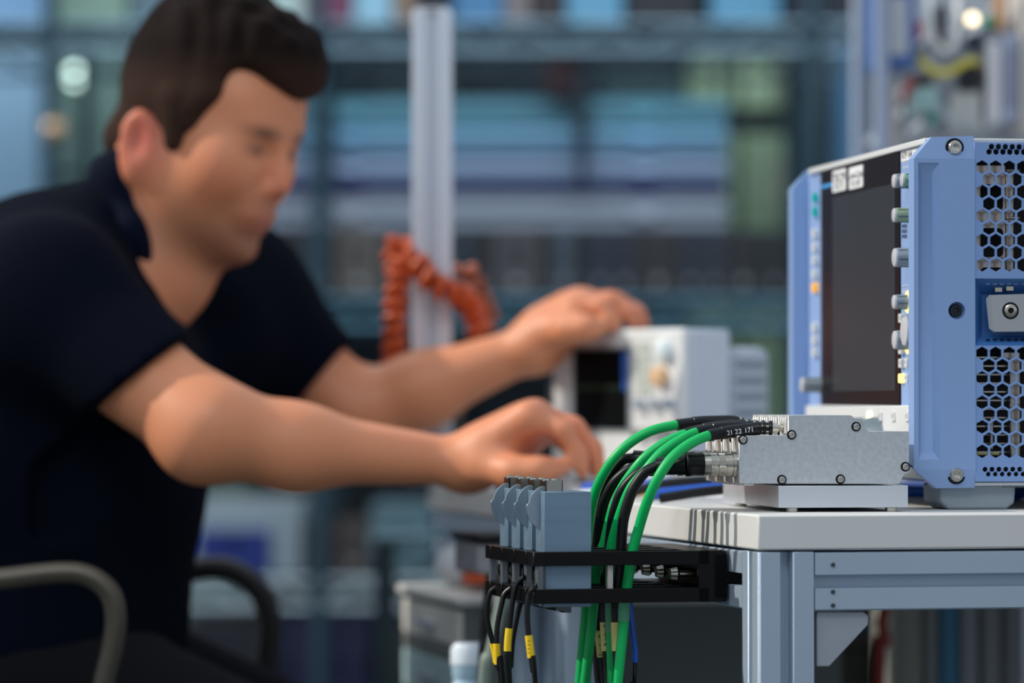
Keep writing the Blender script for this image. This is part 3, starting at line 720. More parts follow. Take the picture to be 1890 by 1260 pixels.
for (lb_, px_, k, mk) in leads:
    if 'without' in lb_: Y = [(TF.M @ TF.hit(p[0], p[1], 0, U0+.02)).y+.02 for p in px_]
    else: Y = [(TF.M @ TF.hit(p[0], p[1], 0, U0-.0028)).y for p in px_]
    y0 = Y[0] 
    pts = [P(p[0], p[1], Y[1]-.0006*i*(k != 3)) for i, p in enumerate(px_)]
    # start inside, at the block's side screw
    st_ = TF.M @ Vector((BU0-.004, sv[k], -.052)); pts = [st_]+pts
    pts += [pts[-1]+Vector((.02, .05, -.3)), Vector((pts[-1].x+.06, pts[-1].y+.2, .006+.001*k))]
    run = spline(pts, 8)
    r0 = empty('control_lead', at(P(px_[-1][0], 1275, Y[1])), 'thin black lead under the black bracket, '+lb_, 'cable', 'thin black leads under the bracket')
    MB().tube(run, .0021, 10).build('jacket', rubber, r0, world=True)
    if mk:
        za_, zb_2 = P(900, mk[0], Y[1]).z, P(900, mk[1], Y[1]).z
        sg_ = [p for p in run if zb_2-.002 <= p.z <= za_+.002][:40]
        def interp(z):
            for i in range(len(run)-1):
                if run[i].z >= z >= run[i+1].z and run[i].z > run[i+1].z: return run[i].lerp(run[i+1], (run[i].z-z)/(run[i].z-run[i+1].z))
            return run[-1]
        sg_ = [interp(za_+(zb_2-za_)*t/8) for t in range(9)]
        t_ = MB().tube(sg_, .0030, 12).build('yellow_marker', yellow_t, r0, world=True)
        if k == 0: md_ = sg_[4]; m = MB(); text_mb(m, '1 1 1 1', .0030, lambda x, y: md_+Vector((-y-.0008, -.0031, -x*1.3+.0*x))); m.build('lettering', ink, t_, world=True, smooth=0)
# ================================================================ things lying on the bench behind the modules
def on_bench(name, label, mat, pts, r, grp=None, parts=None):
    ps = [TF.w(u, v, r+.0003+z) for u, v, z in pts]
    return tag(MB().tube(spline(ps, 8), r, 10).build(name, mat), label, 'cable', grp)
G_ = 'loose cables on the bench behind the modules'
on_bench('loose_cable', 'blue cable lying on the bench in front of the man\'s near hand', blue_c, [(.02, .60, 0), (.07, .50, .006), (.14, .47, .004), (.24, .52, 0), (.40, .62, 0)], .006, G_)
on_bench('loose_cable', 'second blue cable on the bench, running behind the base plate', blue_c, [(.03, .42, 0), (.12, .385, .008), (.22, .37, .004), (.34, .36, 0), (.36, .70, 0)], .005, G_)
on_bench('loose_cable', 'black cable on the bench crossing left of the base plate', rubber, [(.015, .33, 0), (.05, .315, .006), (.09, .31, .008), (.14, .30, .0), (.20, .33, 0)], .004, G_)
on_bench('loose_cable', 'black cable lying above the blue ones towards the white instrument', rubber, [(.02, .47, 0), (.06, .44, .010), (.12, .41, .012), (.20, .43, .004), (.30, .50, 0)], .0045, G_)
on_bench('loose_cable', 'yellow cable lying on the bench behind the black bends', M('yellow_jacket', '#d9b23a', .4), [(.03, .52, 0), (.06, .46, .004), (.085, .40, .006), (.12, .345, .003), (.17, .34, 0)], .0025, G_)
on_bench('loose_cable', 'white cable lying on the bench near the aluminium blocks', offwhite, [(.012, .58, 0), (.04, .53, .003), (.075, .50, .004), (.11, .53, 0)], .0030, G_)
on_bench('loose_cable', 'yellow cable on the bench in the gap between modules and oscilloscope foot', M('yellow_jacket'), [(.30, .275, .012), (.35, .262, .016), (.40, .26, .012), (.52, .28, 0), (.75, .45, 0)], .0030, G_)
on_bench('loose_cable', 'dark blue cable on the bench under the oscilloscope', blue_c, [(.31, .290, .004), (.36, .275, .005), (.44, .27, .004), (.70, .28, 0), (.95, .40, 0)], .0045, G_)
# ================================================================ person at the bench
class Field:
    def __init__(s, lo, hi, h):
        s.lo = np.array(lo, float); s.h = h
        s.n = np.ceil((np.array(hi)-s.lo)/h).astype(int)+1
        s.ax = [(s.lo[i]+h*np.arange(s.n[i])).astype(np.float32) for i in range(3)]
        s.F = np.full(s.n, .2, np.float32)
    def region(s, lo, hi, pad):
        a = np.clip(np.floor((np.array(lo)-pad-s.lo)/s.h).astype(int), 0, s.n); b = np.clip(np.ceil((np.array(hi)+pad-s.lo)/s.h).astype(int)+1, 0, s.n)
        sl = tuple(slice(a[i], b[i]) for i in range(3))
        g = np.meshgrid(*[s.ax[i][sl[i]] for i in range(3)], indexing='ij'); return sl, g
    def put(s, sl, d, k, mode='add'):
        f = s.F[sl]
        if mode == 'add':
            hh = np.maximum(k-np.abs(f-d), 0)/k; s.F[sl] = np.minimum(f, d)-hh*hh*k*.25
        else:
            d = -d; hh = np.maximum(k-np.abs(f-d), 0)/k; s.F[sl] = np.maximum(f, d)+hh*hh*k*.25
    def cone(s, a, b, r1, r2, k=.02, mode='add'):
        a = np.array(a, float); b = np.array(b, float); r = max(r1, r2)
        sl, g = s.region(np.minimum(a, b)-r, np.maximum(a, b)+r, k+.02)
        ba = b-a; L = ba.dot(ba)+1e-9
        p = [g[i]-a[i] for i in range(3)]
        t = np.clip((p[0]*ba[0]+p[1]*ba[1]+p[2]*ba[2])/L, 0, 1)
        d = np.sqrt(sum((p[i]-t*ba[i])**2 for i in range(3)))-(r1+(r2-r1)*t)
        s.put(sl, d.astype(np.float32), k, mode)
    def ell(s, c, r, k=.02, Rm=None, mode='add'):
        c = np.array(c, float); r = np.array(r, float); m = r.max()
        sl, g = s.region(c-m, c+m, k+.02)
        p = np.stack([g[i]-c[i] for i in range(3)], -1)
        if Rm is not None: p = p @ np.array(Rm, float)
        k0 = np.sqrt(((p/r)**2).sum(-1)); k1 = np.sqrt(((p/r**2)**2).sum(-1))+1e-9
        s.put(sl, (k0*(k0-1)/k1).astype(np.float32), k, mode)
    def plane(s, lo, hi, c, n, k=.004):
        """cut away the side the normal points to, inside the box lo..hi"""
        sl, g = s.region(lo, hi, 0); n = np.array(n, float); n /= np.linalg.norm(n)
        d = sum((g[i]-c[i])*n[i] for i in range(3)); f = s.F[sl]; s.F[sl] = np.maximum(f, d.astype(np.float32))
    def mesh(s):
        F_ = s.F; n = np.array(F_.shape); ins = F_ < 0
        cnt = np.zeros(n-1, np.int8)
        for dx in (0, 1):
            for dy in (0, 1):
                for dz in (0, 1): cnt += ins[dx:n[0]-1+dx, dy:n[1]-1+dy, dz:n[2]-1+dz]
        act = np.argwhere((cnt > 0) & (cnt < 8)); del cnt
        idx = -np.ones(n-1, np.int32); idx[tuple(act.T)] = np.arange(len(act))
        off = np.array([(i >> 2 & 1, i >> 1 & 1, i & 1) for i in range(8)])
        val = np.stack([F_[tuple((act+o).T)] for o in off], 1)
        pos = np.zeros((len(act), 3)); c = np.zeros(len(act))
        for i in range(8):
            for b in (1, 2, 4):
                j = i | b
                if j == i: continue
                fa, fb = val[:, i], val[:, j]; m = (fa < 0) != (fb < 0); t = np.where(m, fa/(fa-fb+1e-12), 0)
                q = off[i]+t[:, None]*(off[j]-off[i]); pos[m] += q[m]; c[m] += 1
        pos = s.lo+(act+pos/c[:, None])*s.h
        quads = []
        for ax in range(3):
            u, v = [(1, 2), (2, 0), (0, 1)][ax]
            sh = [slice(None)]*3; sh2 = list(sh); sh[ax] = slice(0, -1); sh2[ax] = slice(1, None)
            ch = ins[tuple(sh)] != ins[tuple(sh2)]; e = np.argwhere(ch)
            e = e[(e[:, u] > 0) & (e[:, v] > 0) & (e[:, u] < n[u]-1) & (e[:, v] < n[v]-1)]
            def cell(du, dv): q = e.copy(); q[:, u] -= du; q[:, v] -= dv; return idx[tuple(q.T)]
            Q = np.stack([cell(1, 1), cell(0, 1), cell(0, 0), cell(1, 0)], 1)
            fl = ~ins[tuple(e.T)]; Q[fl] = Q[fl][:, ::-1]; quads.append(Q)
        Q = np.concatenate(quads); Q = Q[(Q >= 0).all(1)]
        return pos, Q
def field_obj(F_, name, mat, parent, it=6, fac=.5, disp=None, color=None):
    pos, Q = F_.mesh()
    if disp is not None: pos = disp(pos)
    me = bpy.data.meshes.new(name)
    I = XF[parent].inverted() if parent else Matrix(); A = np.array(I)[:3, :3]; t = np.array(I)[:3, 3]
    lp = pos @ A.T+t
    me.from_pydata(lp.tolist(), [], Q.tolist()); me.materials.append(mat)
    if color is not None:
        ca = me.color_attributes.new('tone', 'FLOAT_COLOR', 'POINT'); cc = color(pos); ca.data.foreach_set('color', cc.astype(np.float32).ravel())
    me.polygons.foreach_set('use_smooth', [True]*len(me.polygons)); me.validate()
    b = bmesh.new(); b.from_mesh(me); bmesh.ops.recalc_face_normals(b, faces=b.faces); b.to_mesh(me); b.free()
    o = bpy.data.objects.new(name, me); COL.objects.link(o)
    if parent: o.parent = parent; XF[o] = XF[parent]
    if it: md = o.modifiers.new('smooth', 'SMOOTH'); md.iterations = it; md.factor = fac
    return o
man = empty('person', at((-.44, 3.72, 0)), 'dark-haired person in navy polo shirt seated at the bench, reaching towards the white instrument', 'person')
# head frame: x forward, y left, z up
yaw, tilt = R(-29), R(15)
HR = Matrix.Rotation(yaw, 3, 'Z') @ Matrix.Rotation(tilt, 3, 'Y') @ Matrix.Rotation(R(-2), 3, 'X')
HC = P(383, 232, 3.72); HS = 1.0
def H(x, y, z): return np.array(HC+HR @ Vector((x*HS, y*HS, z*HS)))
HRn = np.array(HR)
H_ = .0045
B = Field((-.72, 3.32, .02), (.16, 4.12, 1.27), H_)
# skull and face
B.ell(H(-.004, 0, .036), (.088, .074, .086), .01, HRn)
B.ell(H(.030, 0, -.028), (.054, .058, .080), .02, HRn)
B.ell(H(.058, 0, .030), (.030, .055, .045), .02, HRn)
for s_ in (1, -1):
    B.cone(H(-.020, s_*.052, -.045), H(.050, s_*.022, -.096), .027, .019, .03)
    B.cone(H(.074, s_*.034, .014), H(.082, s_*.008, .008), .010, .009, .012)      # brow
    B.ell(H(.054, s_*.038, -.030), (.024, .022, .026), .035, HRn)                    # cheek
    B.ell(H(.087, s_*.0105, -.044), (.009, .007, .007), .006, HRn)                   # nostril wing
B.ell(H(.066, 0, -.106), (.019, .021, .015), .018, HRn)                             # chin
B.cone(H(.084, 0, .004), H(.099, 0, -.037), .007, .0100, .010)                      # nose
B.ell(H(.074, 0, -.068), (.020, .026, .020), .015, HRn)
for s_ in (1, -1):
    B.ell(H(.092, s_*.031, -.008), (.015, .015, .011), .012, HRn, 'sub')
    B.ell(H(.070, s_*.031, -.008), (.0125, .0125, .0125), .003, HRn)
B.cone(H(.082, -.019, -.071), H(.082, .019, -.071), .0052, .0052, .005); B.ell(H(.088, 0, -.070), (.007, .013, .005), .005, HRn)
B.cone(H(.078, -.015, -.082), H(.078, .015, -.082), .0056, .0056, .005); B.ell(H(.084, 0, -.081), (.007, .011, .0055), .005, HRn)
for s_ in (1, -1):                                                                  # ears
    Re = HRn @ np.array(Matrix.Rotation(s_*R(-16), 3, 'Z') @ Matrix.Rotation(R(-10), 3, 'Y'))
    B.ell(H(-.024, s_*.075, -.028), (.019, .0075, .033), .006, Re)
    B.ell(H(-.021, s_*.082, -.024), (.010, .006, .020), .004, Re, 'sub')
    B.ell(H(-.022, s_*.074, -.056), (.009, .006, .011), .006, Re)
nb = np.array(P(232, 470, 3.74)); B.cone(H(-.030, 0, -.045), nb, .058, .064, .03)
B.cone(H(.000, 0, -.070), np.array(P(300, 500, 3.72)), .045, .052, .03)
# trunk (mostly under the shirt)
chest = np.array(P(105, 600, 3.74)); belly = np.array(P(95, 930, 3.72)); hip = np.array((-.47, 3.72, .56))
B.ell(chest+np.array((0,0,-.04)), (.11, .155, .14), .05); B.ell(belly, (.10, .135, .15), .04); B.ell(hip, (.11, .15, .10), .03)
B.cone(nb, chest+np.array((0, 0, .01)), .058, .075, .04)
# near arm
nS, nE, nW = [np.array(P(*q)) for q in ((85, 560, 3.56), (385, 792, 3.47), (858, 853, 3.53))]
B.cone(chest+np.array((0, -.08, .03)), nS, .06, .055, .04)
B.cone(nS, nE, .055, .041, .04)
mid = nE*.66+nW*.34+np.array((0, 0, -.006))
B.cone(nE, mid, .042, .0350, .03); B.cone(mid, nW, .0350, .0205, .03)
B.ell(nE+np.array((-.010, 0, -.012)), (.032, .032, .032), .02)
# far arm
fS, fE, fW = [np.array(P(*q)) for q in ((410, 560, 3.93), (660, 765, 3.93), (985, 640, 3.905))]
B.cone(chest+np.array((.03, .08, .03)), fS, .06, .055, .04)
B.cone(fS, fE, .054, .040, .03)
mid = fE*.62+fW*.38
B.cone(fE, mid, .041, .037, .02); B.cone(mid, fW, .036, .022, .02)
# hands: palm rays from the wrist, five separate fingers
def finger(pts, r0, r1, k=.006):
    n = len(pts)-1
    for i in range(n):
        a = r0+(r1-r0)*i/n; b = r0+(r1-r0)*(i+1)/n
        B.cone(pts[i], pts[i+1], a, b, k)
def V3(px, py, Y): return np.array(P(px, py, Y))
# near hand: knuckles high, fingers pointing down-right on a plug
kn = [V3(975, 765, 3.490), V3(990, 763, 3.513), V3(995, 770, 3.536), V3(988, 785, 3.556)]
for i, kp in enumerate(kn):
    B.cone(nW+np.array((.002, -.012+.009*i, -.002)), kp, .020, .0135, .018)
B.cone(V3(905, 835, 3.52), V3(965, 800, 3.52), .026, .022, .02)
B.cone(V3(985, 778, 3.49), V3(992, 795, 3.55), .012, .012, .014)
finger([kn[0], V3(1040, 795, 3.482), V3(1068, 838, 3.484), V3(1075, 868, 3.488)], .0105, .0075)
finger([kn[1], V3(1060, 788, 3.508), V3(1096, 830, 3.508), V3(1104, 864, 3.508)], .0108, .0078)
finger([kn[2], V3(1062, 797, 3.532), V3(1095, 838, 3.532), V3(1098, 868, 3.530)], .0103, .0075)
finger([kn[3], V3(1040, 812, 3.556), V3(1068, 846, 3.556), V3(1075, 872, 3.554)], .0095, .0068)
finger([V3(895, 862, 3.50), V3(950, 872, 3.478), V3(995, 868, 3.470), V3(1035, 862, 3.476)], .017, .0082, .012)
# far hand: arched over the top edge of the white instrument
fk = [V3(1062, 566, 3.875), V3(1075, 557, 3.897), V3(1078, 556, 3.920), V3(1070, 562, 3.942)]
for i, kp in enumerate(fk):
    B.cone(fW+np.array((.002, -.012+.009*i, 0)), kp, .021, .0135, .018)
B.cone(V3(1010, 610, 3.91), V3(1050, 585, 3.91), .026, .023, .02)
finger([fk[0], V3(1110, 566, 3.862), V3(1130, 590, 3.858), V3(1134, 603, 3.858)], .0105, .0078)
finger([fk[1], V3(1128, 555, 3.886), V3(1160, 577, 3.882), V3(1170, 597, 3.880)], .0108, .0080)
finger([fk[2], V3(1138, 556, 3.912), V3(1176, 578, 3.908), V3(1188, 600, 3.906)], .0103, .0078)
finger([fk[3], V3(1128, 566, 3.938), V3(1160, 582, 3.936), V3(1172, 600, 3.934)], .0095, .0070)
finger([V3(1015, 612, 3.885), V3(1050, 608, 3.855), V3(1082, 604, 3.842), V3(1104, 606, 3.842)], .017, .0085, .012)
# legs
knee = [np.array((-.165, 3.60, .46)), np.array((-.17, 3.86, .46))]; ank = [np.array((-.22, 3.58, .10)), np.array((-.24, 3.88, .10))]
for i, s_ in enumerate((-1, 1)):
    B.cone(hip+np.array((.02, s_*.09, -.02)), knee[i], .075, .052, .04); B.cone(knee[i], ank[i], .050, .036, .03)
base_skin = np.array(lin('#dc8f66')[:3]); red = np.array(lin('#c4584a')[:3]); stub = np.array(lin('#5e3f2f')[:3]); pale = np.array(lin('#d69b7c')[:3]); lip = np.array(lin('#a9594f')[:3]); browc = np.array(lin('#4a342c')[:3])
def skin_col(p):
    q = (p-np.array(HC)) @ HRn/HS
    c = np.tile(base_skin, (len(p), 1))
    def g(x, y, z, s): return np.exp(-(((q-np.array((x, y, z)))/np.array(s))**2).sum(1))[:, None]
    def mix(c, col, w): w = np.clip(w, 0, 1); return c*(1-w)+col*w
    for s_ in (1, -1):
        c = mix(c, red, .8*g(-.02, s_*.078, -.024, (.03, .02, .04))); c = mix(c, red, .35*g(.055, s_*.045, -.035, (.025, .025, .02)))
        c = mix(c, browc, .95*g(.080, s_*.028, .010, (.02, .020, .006))); c = mix(c, browc, .75*g(.082, s_*.030, -.008, (.014, .013, .006)))
    c = mix(c, red,   .45*g(.100, 0, -.038, (.018, .018, .018)))
    c = mix(c, stub, .9*g(.050, 0, -.102, (.06, .09, .034))); c = mix(c, stub, .45*g(.085, 0, -.060, (.02, .03, .010)))
    c = mix(c, lip, .8*g(.088, 0, -.075, (.014, .020, .008)))
    for hnd in (nW, fW):
        w = np.exp(-((p-hnd-np.array((.09, 0, .02)))**2).sum(1)/.06**2)[:, None]; c = mix(c, red*1.15, .30*w)
    return np.concatenate([c, np.ones((len(p), 1))], 1)
skin = M('skin', '#c98a6c', .5, sss=.12, attr='tone')
body = field_obj(B, 'body', skin, man, 3, .5, color=skin_col)
# ---- hair
Hf = Field(np.array(HC)-.17, np.array(HC)+.17, .0035)
Hf.ell(H(-.006, 0, .038), (.093, .080, .090), .01, HRn)
Hf.ell(H(.008, 0, .068), (.090, .070, .068), .02, HRn)
n_ = HRn @ np.array((.60, 0, -.80))
lo_, hi_ = np.array(HC)-.2, np.array(HC)+.2
Hf.plane(lo_, hi_, H(.055, 0, .040), n_)
for s_ in (1, -1): Hf.ell(H(.078, s_*.058, .046), (.030, .026, .030), .008, HRn, 'sub')
Hf.ell(H(.062, 0, .084), (.042, .055, .034), .016, HRn)
Hf.ell(H(.088, .006, .066), (.014, .036, .020), .012, HRn)
for s_ in (1, -1): Hf.cone(H(.002, s_*.066, .020), H(.010, s_*.065, -.020), .016, .010, .010); Hf.cone(H(.030, s_*.060, .030), H(.022, s_*.062, .004), .014, .010, .012)
Hf.cone(H(-.060, -.03, -.030), H(-.060, .03, -.030), .030, .030, .02)
def hair_col(p):
    q = (p-np.array(HC)) @ HRn; w = np.clip((q[:, 2]-.035-.25*q[:, 0])/.035, 0, 1)[:, None]
    c = np.array(lin('#3a2921')[:3])*(1-w)+np.array(lin('#170d0a')[:3])*w
    return np.concatenate([c, np.ones((len(p), 1))], 1)
def tuft(p):
    q = (p-np.array(HC)) @ HRn
    w = np.clip((q[:, 2]-.04)/.06, 0, 1)[:, None]
    nrm = q/np.linalg.norm(q, axis=1)[:, None]
    a = np.sin(q[:, 0]*160+np.sin(q[:, 1]*90)*2)*np.cos(q[:, 1]*130+q[:, 0]*40)
    return p+(nrm @ HRn.T)*(a[:, None]*.0035*w)
field_obj(Hf, 'hair', M('hair', '#1d110d', .85, spec=.12, bump=.5, scale=200, attr='tone'), man, 2, .5, tuft, hair_col)
# ---- polo shirt
Sf = Field((-.80, 3.30, .50), (-.02, 4.14, 1.12), .005)
Sf.ell(chest+np.array((-.018, 0, -.055)), (.145, .185, .165), .05); Sf.ell(chest+np.array((-.07, 0, -.04)), (.14, .16, .115), .05)
Sf.ell(belly, (.142, .175, .19), .10); Sf.ell(hip+np.array((0, 0, .03)), (.150, .185, .12), .06)
Sf.cone(nb+np.array((-.012, 0, .012)), chest+np.array((-.03, 0, .02)), .066, .09, .05)
Sf.cone(chest+np.array((0, -.07, .045)), nS, .075, .074, .05); Sf.cone(chest+np.array((.03, .07, .045)), fS, .08, .074, .05)
nH = nS+(nE-nS)*.78; fH = fS+(fE-fS)*.72
Sf.cone(nS, nH, .072, .058, .04); Sf.cone(fS, nS*0+fH, .074, .057, .04)
Sf.cone(fS, np.array(P(380, 620, 3.85)), .07, .07, .06)
ph = np.array(P(245, 702, 3.50)); Sf.plane(ph-np.array((.09, .14, .14)), np.array((ph[0]+.16, 3.553, ph[2]+.12)), ph, (.62, 0, -.78)); d = fE-fS; Sf.plane(fH-np.array((.05, .11, .11)), fH+.12, fH-d*.02, d)
# V opening at the throat
Sf.ell(np.array(P(318, 442, 3.69)), (.028, .06, .045), .012, np.array(Matrix.Rotation(R(25), 3, 'Y')), 'sub')
Sf.cone(H(-.02, 0, -.05), np.array(P(272, 420, 3.72)), .056, .046, .010, 'sub')
shirt = field_obj(Sf, 'polo_shirt', M('navy_cloth', '#050a18', .95, noise=.15, scale=300, bump=.2, spec=.08), man, 4, .5)
Cf = Field((-.60, 3.55, .90), (-.22, 3.90, 1.13), .004)
ca, cb = np.array(P(225, 335, 3.73)), np.array(P(300, 500, 3.70))
Cf.cone(np.array(P(222, 330, 3.74)), np.array(P(222, 330, 3.70)), .03, .03, .01)
for s_, yy in ((-1, 3.665), (1, 3.80)):
    Cf.cone(np.array(P(215, 345, 3.735+s_*.03)), np.array(P(238, 430, yy)), .022, .014, .02); Cf.cone(np.array(P(238, 430, yy)), np.array(P(300, 525, 3.70+s_*.02)), .014, .010, .02)
Cf.cone(H(-.02, 0, -.05), np.array(P(272, 430, 3.72)), .056, .047, .006, 'sub')
field_obj(Cf, 'collar', M('navy_collar', '#070e20', .9, spec=.1), man, 3, .5)
# ---- trousers and shoes
Tf = Field((-.68, 3.40, .05), (.14, 4.08, .72), .006)
Tf.ell(hip, (.145, .18, .115), .05)
for i, s_ in enumerate((-1, 1)):
    Tf.cone(hip+np.array((.02, s_*.09, .0)), knee[i]+np.array((0, 0, .0)), .098, .066, .04); Tf.cone(knee[i], ank[i]+np.array((0, 0, -.01)), .064, .052, .03)
field_obj(Tf, 'trousers', M('trouser_cloth', '#0b0a10', .9, noise=.2, scale=200, spec=.2), man, 4, .5)
for i in range(2):
    a = ank[i]; m = MB(); sh = Field(a+np.array((-.10, -.08, -.10)), a+np.array((.24, .08, .08)), .006)
    sh.cone(a+np.array((-.01, 0, -.02)), a+np.array((0, 0, -.05)), .045, .042, .02); sh.cone(a+np.array((-.02, 0, -.058)), a+np.array((.16, 0, -.062)), .040, .036, .03)
    sh.plane(a-.3, a+.3, a+np.array((0, 0, -.098)), (0, 0, -1)); field_obj(sh, 'shoe', M('shoe_leather', '#17130f', .5), man, 2)
# ================================================================ office chair
ch_ = empty('office_chair', at((-.46, 3.72, 0)), 'black office chair with looped armrests under the seated person', 'chair')
def loop_pts(Y, px): return [P(a, b, Y) for a, b in px]
near_ = loop_pts(3.38, [(-150, 1085), (0, 1069), (110, 1057), (165, 1064), (203, 1095), (213, 1140), (207, 1195), (190, 1270), (170, 1400), (60, 1470)])+[Vector((-.55, 3.462, .44)), Vector((-.55, 3.50, .415))]
MB().tube(spline(near_, 8), .0098, 16).build('armrest', M('armrest_metal', '#565046', .4, metal=.6), ch_, world=True)
far_ = loop_pts(3.99, [(250, 1075), (350, 1052), (420, 1050), (470, 1080), (495, 1130), (495, 1190), (480, 1260), (440, 1340), (300, 1370)])+[Vector((-.50, 3.985, .44)), Vector((-.50, 3.95, .415))]
MB().tube(spline(far_, 8), .0125, 16).build('armrest', M('armrest_black', '#08080a', .5), ch_, world=True)
m = MB().box((-.24, -.26, .392), (.26, .26, .445)); m.build('seat', M('seat_cloth', '#0b0b0f', .9, spec=.2), ch_, bevel=.02, seg=3)
m = MB().plate(rrect(-.22, .52, .22, .98, .05), [], -.32, -.275, 'vz'); m.build('backrest', M('seat_cloth'), ch_, bevel=.012)
MB().tube([(-.02, 0, .40), (-.20, 0, .37), (-.30, 0, .44), (-.315, 0, .60)], .016, 10).build('back_stem', black_pl, ch_)
MB().cyl((0, 0, .07), (0, 0, .40), .025, 16).build('column', steel_dark, ch_)
for k in range(5):
    a = R(72*k+20); e_ = (.29*math.cos(a), .29*math.sin(a)); MB().tube([(0, 0, .10), (e_[0], e_[1], .065)], .016, 10).build('base_arm', black_pl, ch_)
    MB().cyl((e_[0]-.012*math.sin(a), e_[1]+.012*math.cos(a), .028), (e_[0]+.012*math.sin(a), e_[1]-.012*math.cos(a), .028), .028, 16).build('caster', black_pl, ch_)
# ================================================================ white benchtop instrument
A_ = P(1028, 748, 3.95); A_.z = .75
WF = Frame(A_, -55)
wi = empty('benchtop_oscilloscope', WF.M, 'small white benchtop oscilloscope with dark screen under the person\'s far hand', 'oscilloscope')
XF[wi] = WF.M.copy()
FWD = .219; WH = .156
wpl = M('white_instrument', '#dfe0de', .45, noise=.03, scale=30); wgr = M('instrument_grey', '#aab2bd', .5)
MB().box((0, .004, .004), (FWD, .055, WH)).build('case', M('case_lightgrey', '#c3c9d2', .5), wi, bevel=.004)
MB().box((-.001, -.006, .004), (FWD+.001, .004, WH+.001)).build('front_frame', wpl, wi, bevel=.004)
MB().box((.012, .055, .004), (FWD-.006, .112, WH-.017)).build('rear_module', wgr, wi, bevel=.010)
m = MB()
for k in range(7): m.box((FWD-.0062, .066, .022+.016*k), (FWD-.0054, .104, .029+.016*k))
m.build('rear_vents', M('vent_grey', '#7d8790', .6), wi)
for u in (.012, FWD-.03): MB().box((u, .005, 0), (u+.018, .03, .005)).build('foot', black_pl, wi)
def W(px, py): return WF.uz(px, py, -.006)
sa, sb = W(1063, 646), W(1161, 792)
MB().box((sa[0]-.004, -.0075, sb[1]-.003), (sb[0]+.004, -.005, sa[1]+.003)).build('screen_frame', M('frame_grey', '#8d9397', .5), wi)  # plain mid-grey surround of the screen
s_ = MB().box((sa[0], -.0085, sb[1]), (sb[0], -.0070, sa[1])).build('screen', M('small_screen', '#030608', .5, spec=.08), wi)
a = W(1153, 650); b = W(1161, 720); MB().box((a[0], -.0090, b[1]), (b[0], -.0084, a[1])).build('menu_strip', M('menu_blue', '#1d4f9a', .4, emit=.25), s_)
a = W(1070, 712); b = W(1150, 718); MB().box((a[0], -.0089, b[1]), (b[0], -.0084, a[1])).build('trace', M('trace_green', '#0a2410', .4, emit=.1), s_)
def wk(px, py, r, mat, nm='knob'):
    u, z = W(px, py); MB().lathe((u, -.005, z), (u, -1, z), [(0, r), (.010, r*.95), (.011, r*.8)], 20).build(nm, mat, wi)
wk(1229, 645, .0105, M('knob_white', '#e8f2f2', .25)); wk(1223, 695, .0100, M('knob_tan', '#e3b98d', .5))
for x in (1185, 1212, 1240): wk(x, 745, .0055, wgr, 'small_knob'); wk(x, 800, .0060, M('bnc_silver', '#b9b9b4', .3, metal=.8), 'socket')
for x in (1182, 1197): 
    for y in (640, 660, 680, 700, 720): u, z = W(x, y); MB().box((u-.004, -.0085, z-.003), (u+.004, -.005, z+.003)).build('button', M('key_grey', '#b4bab8' if y % 40 else '#c3cdbf', .5), wi)
# ================================================================ upright post with the orange coiled cable
pc = P(798, 748, 4.0)
po = empty('upright_post', at((pc.x, pc.y, .75), 0), 'pale aluminium upright post standing at the far corner of the bench', 'post')
hp = P(798, 22, 4.0).z-.75
PF = Frame((pc.x, pc.y, .75), 13.1)
pm = profile((0, 0, .004), (0, 0, hp), w=.041); pm.v = [Matrix.Rotation(R(0), 3, 'Z') @ p for p in pm.v]
pm.build('post', M('post_alu', '#d9e0ea', .5, metal=.1), po)
MB().box((-.018, -.018, hp), (.018, .018, hp+.003)).build('end_cap', M('cap_white', '#d5d9de', .5), po); MB().box((-.026, -.022, 0), (.03, .022, .004)).build('base_flange', alu, po)
def coil(name, label, cpts, rc, rt, pitch_, mat, zfun=None):
    c = spline([P(*p) for p in cpts], 10); L = [0]
    for i in range(1, len(c)): L.append(L[-1]+(c[i]-c[i-1]).length)
    n = int(L[-1]/pitch_*14); out = []; j = 0; prev = Vector((0, 1, 0))
    for k in range(n+1):
        s_ = L[-1]*k/n
        while j < len(L)-2 and L[j+1] < s_: j += 1
        t = (s_-L[j])/max(1e-9, L[j+1]-L[j]); p = c[j].lerp(c[j+1], t); d = (c[j+1]-c[j]).normalized()
        x = (prev-d*prev.dot(d)).normalized(); prev = x; y = d.cross(x); a = 2*math.pi*s_/pitch_
        out.append(p+x*rc*math.cos(a)+y*rc*math.sin(a))
    return tag(MB().tube(out, rt, 8).build(name, mat), label, 'cable')
orange = M('orange_jacket', '#c4501a', .45)
coil('coiled_cable', 'orange coiled cable hanging over and around the upright post', [(728, 700, 3.965), (728, 640, 3.965), (730, 560, 3.965), (742, 490, 3.965), (765, 478, 3.955), (785, 505, 3.945), (815, 532, 3.945), (850, 545, 3.955), (878, 580, 3.975), (885, 620, 3.98)], .0085, .0056, .0145, orange)
coil('coiled_cable', 'short orange cable loop standing up left of the upright post', [(728, 500, 4.00), (722, 460, 4.0), (740, 445, 4.0), (754, 470, 4.0)], .006, .005, .013, orange)
coil('coiled_cable', 'orange cable loop behind the right side of the upright post', [(842, 505, 4.03), (868, 500, 4.03), (886, 540, 4.03), (905, 590, 4.04), (880, 622, 4.04)], .006, .0045, .013, M('orange_dull', '#9a4a2a', .5))
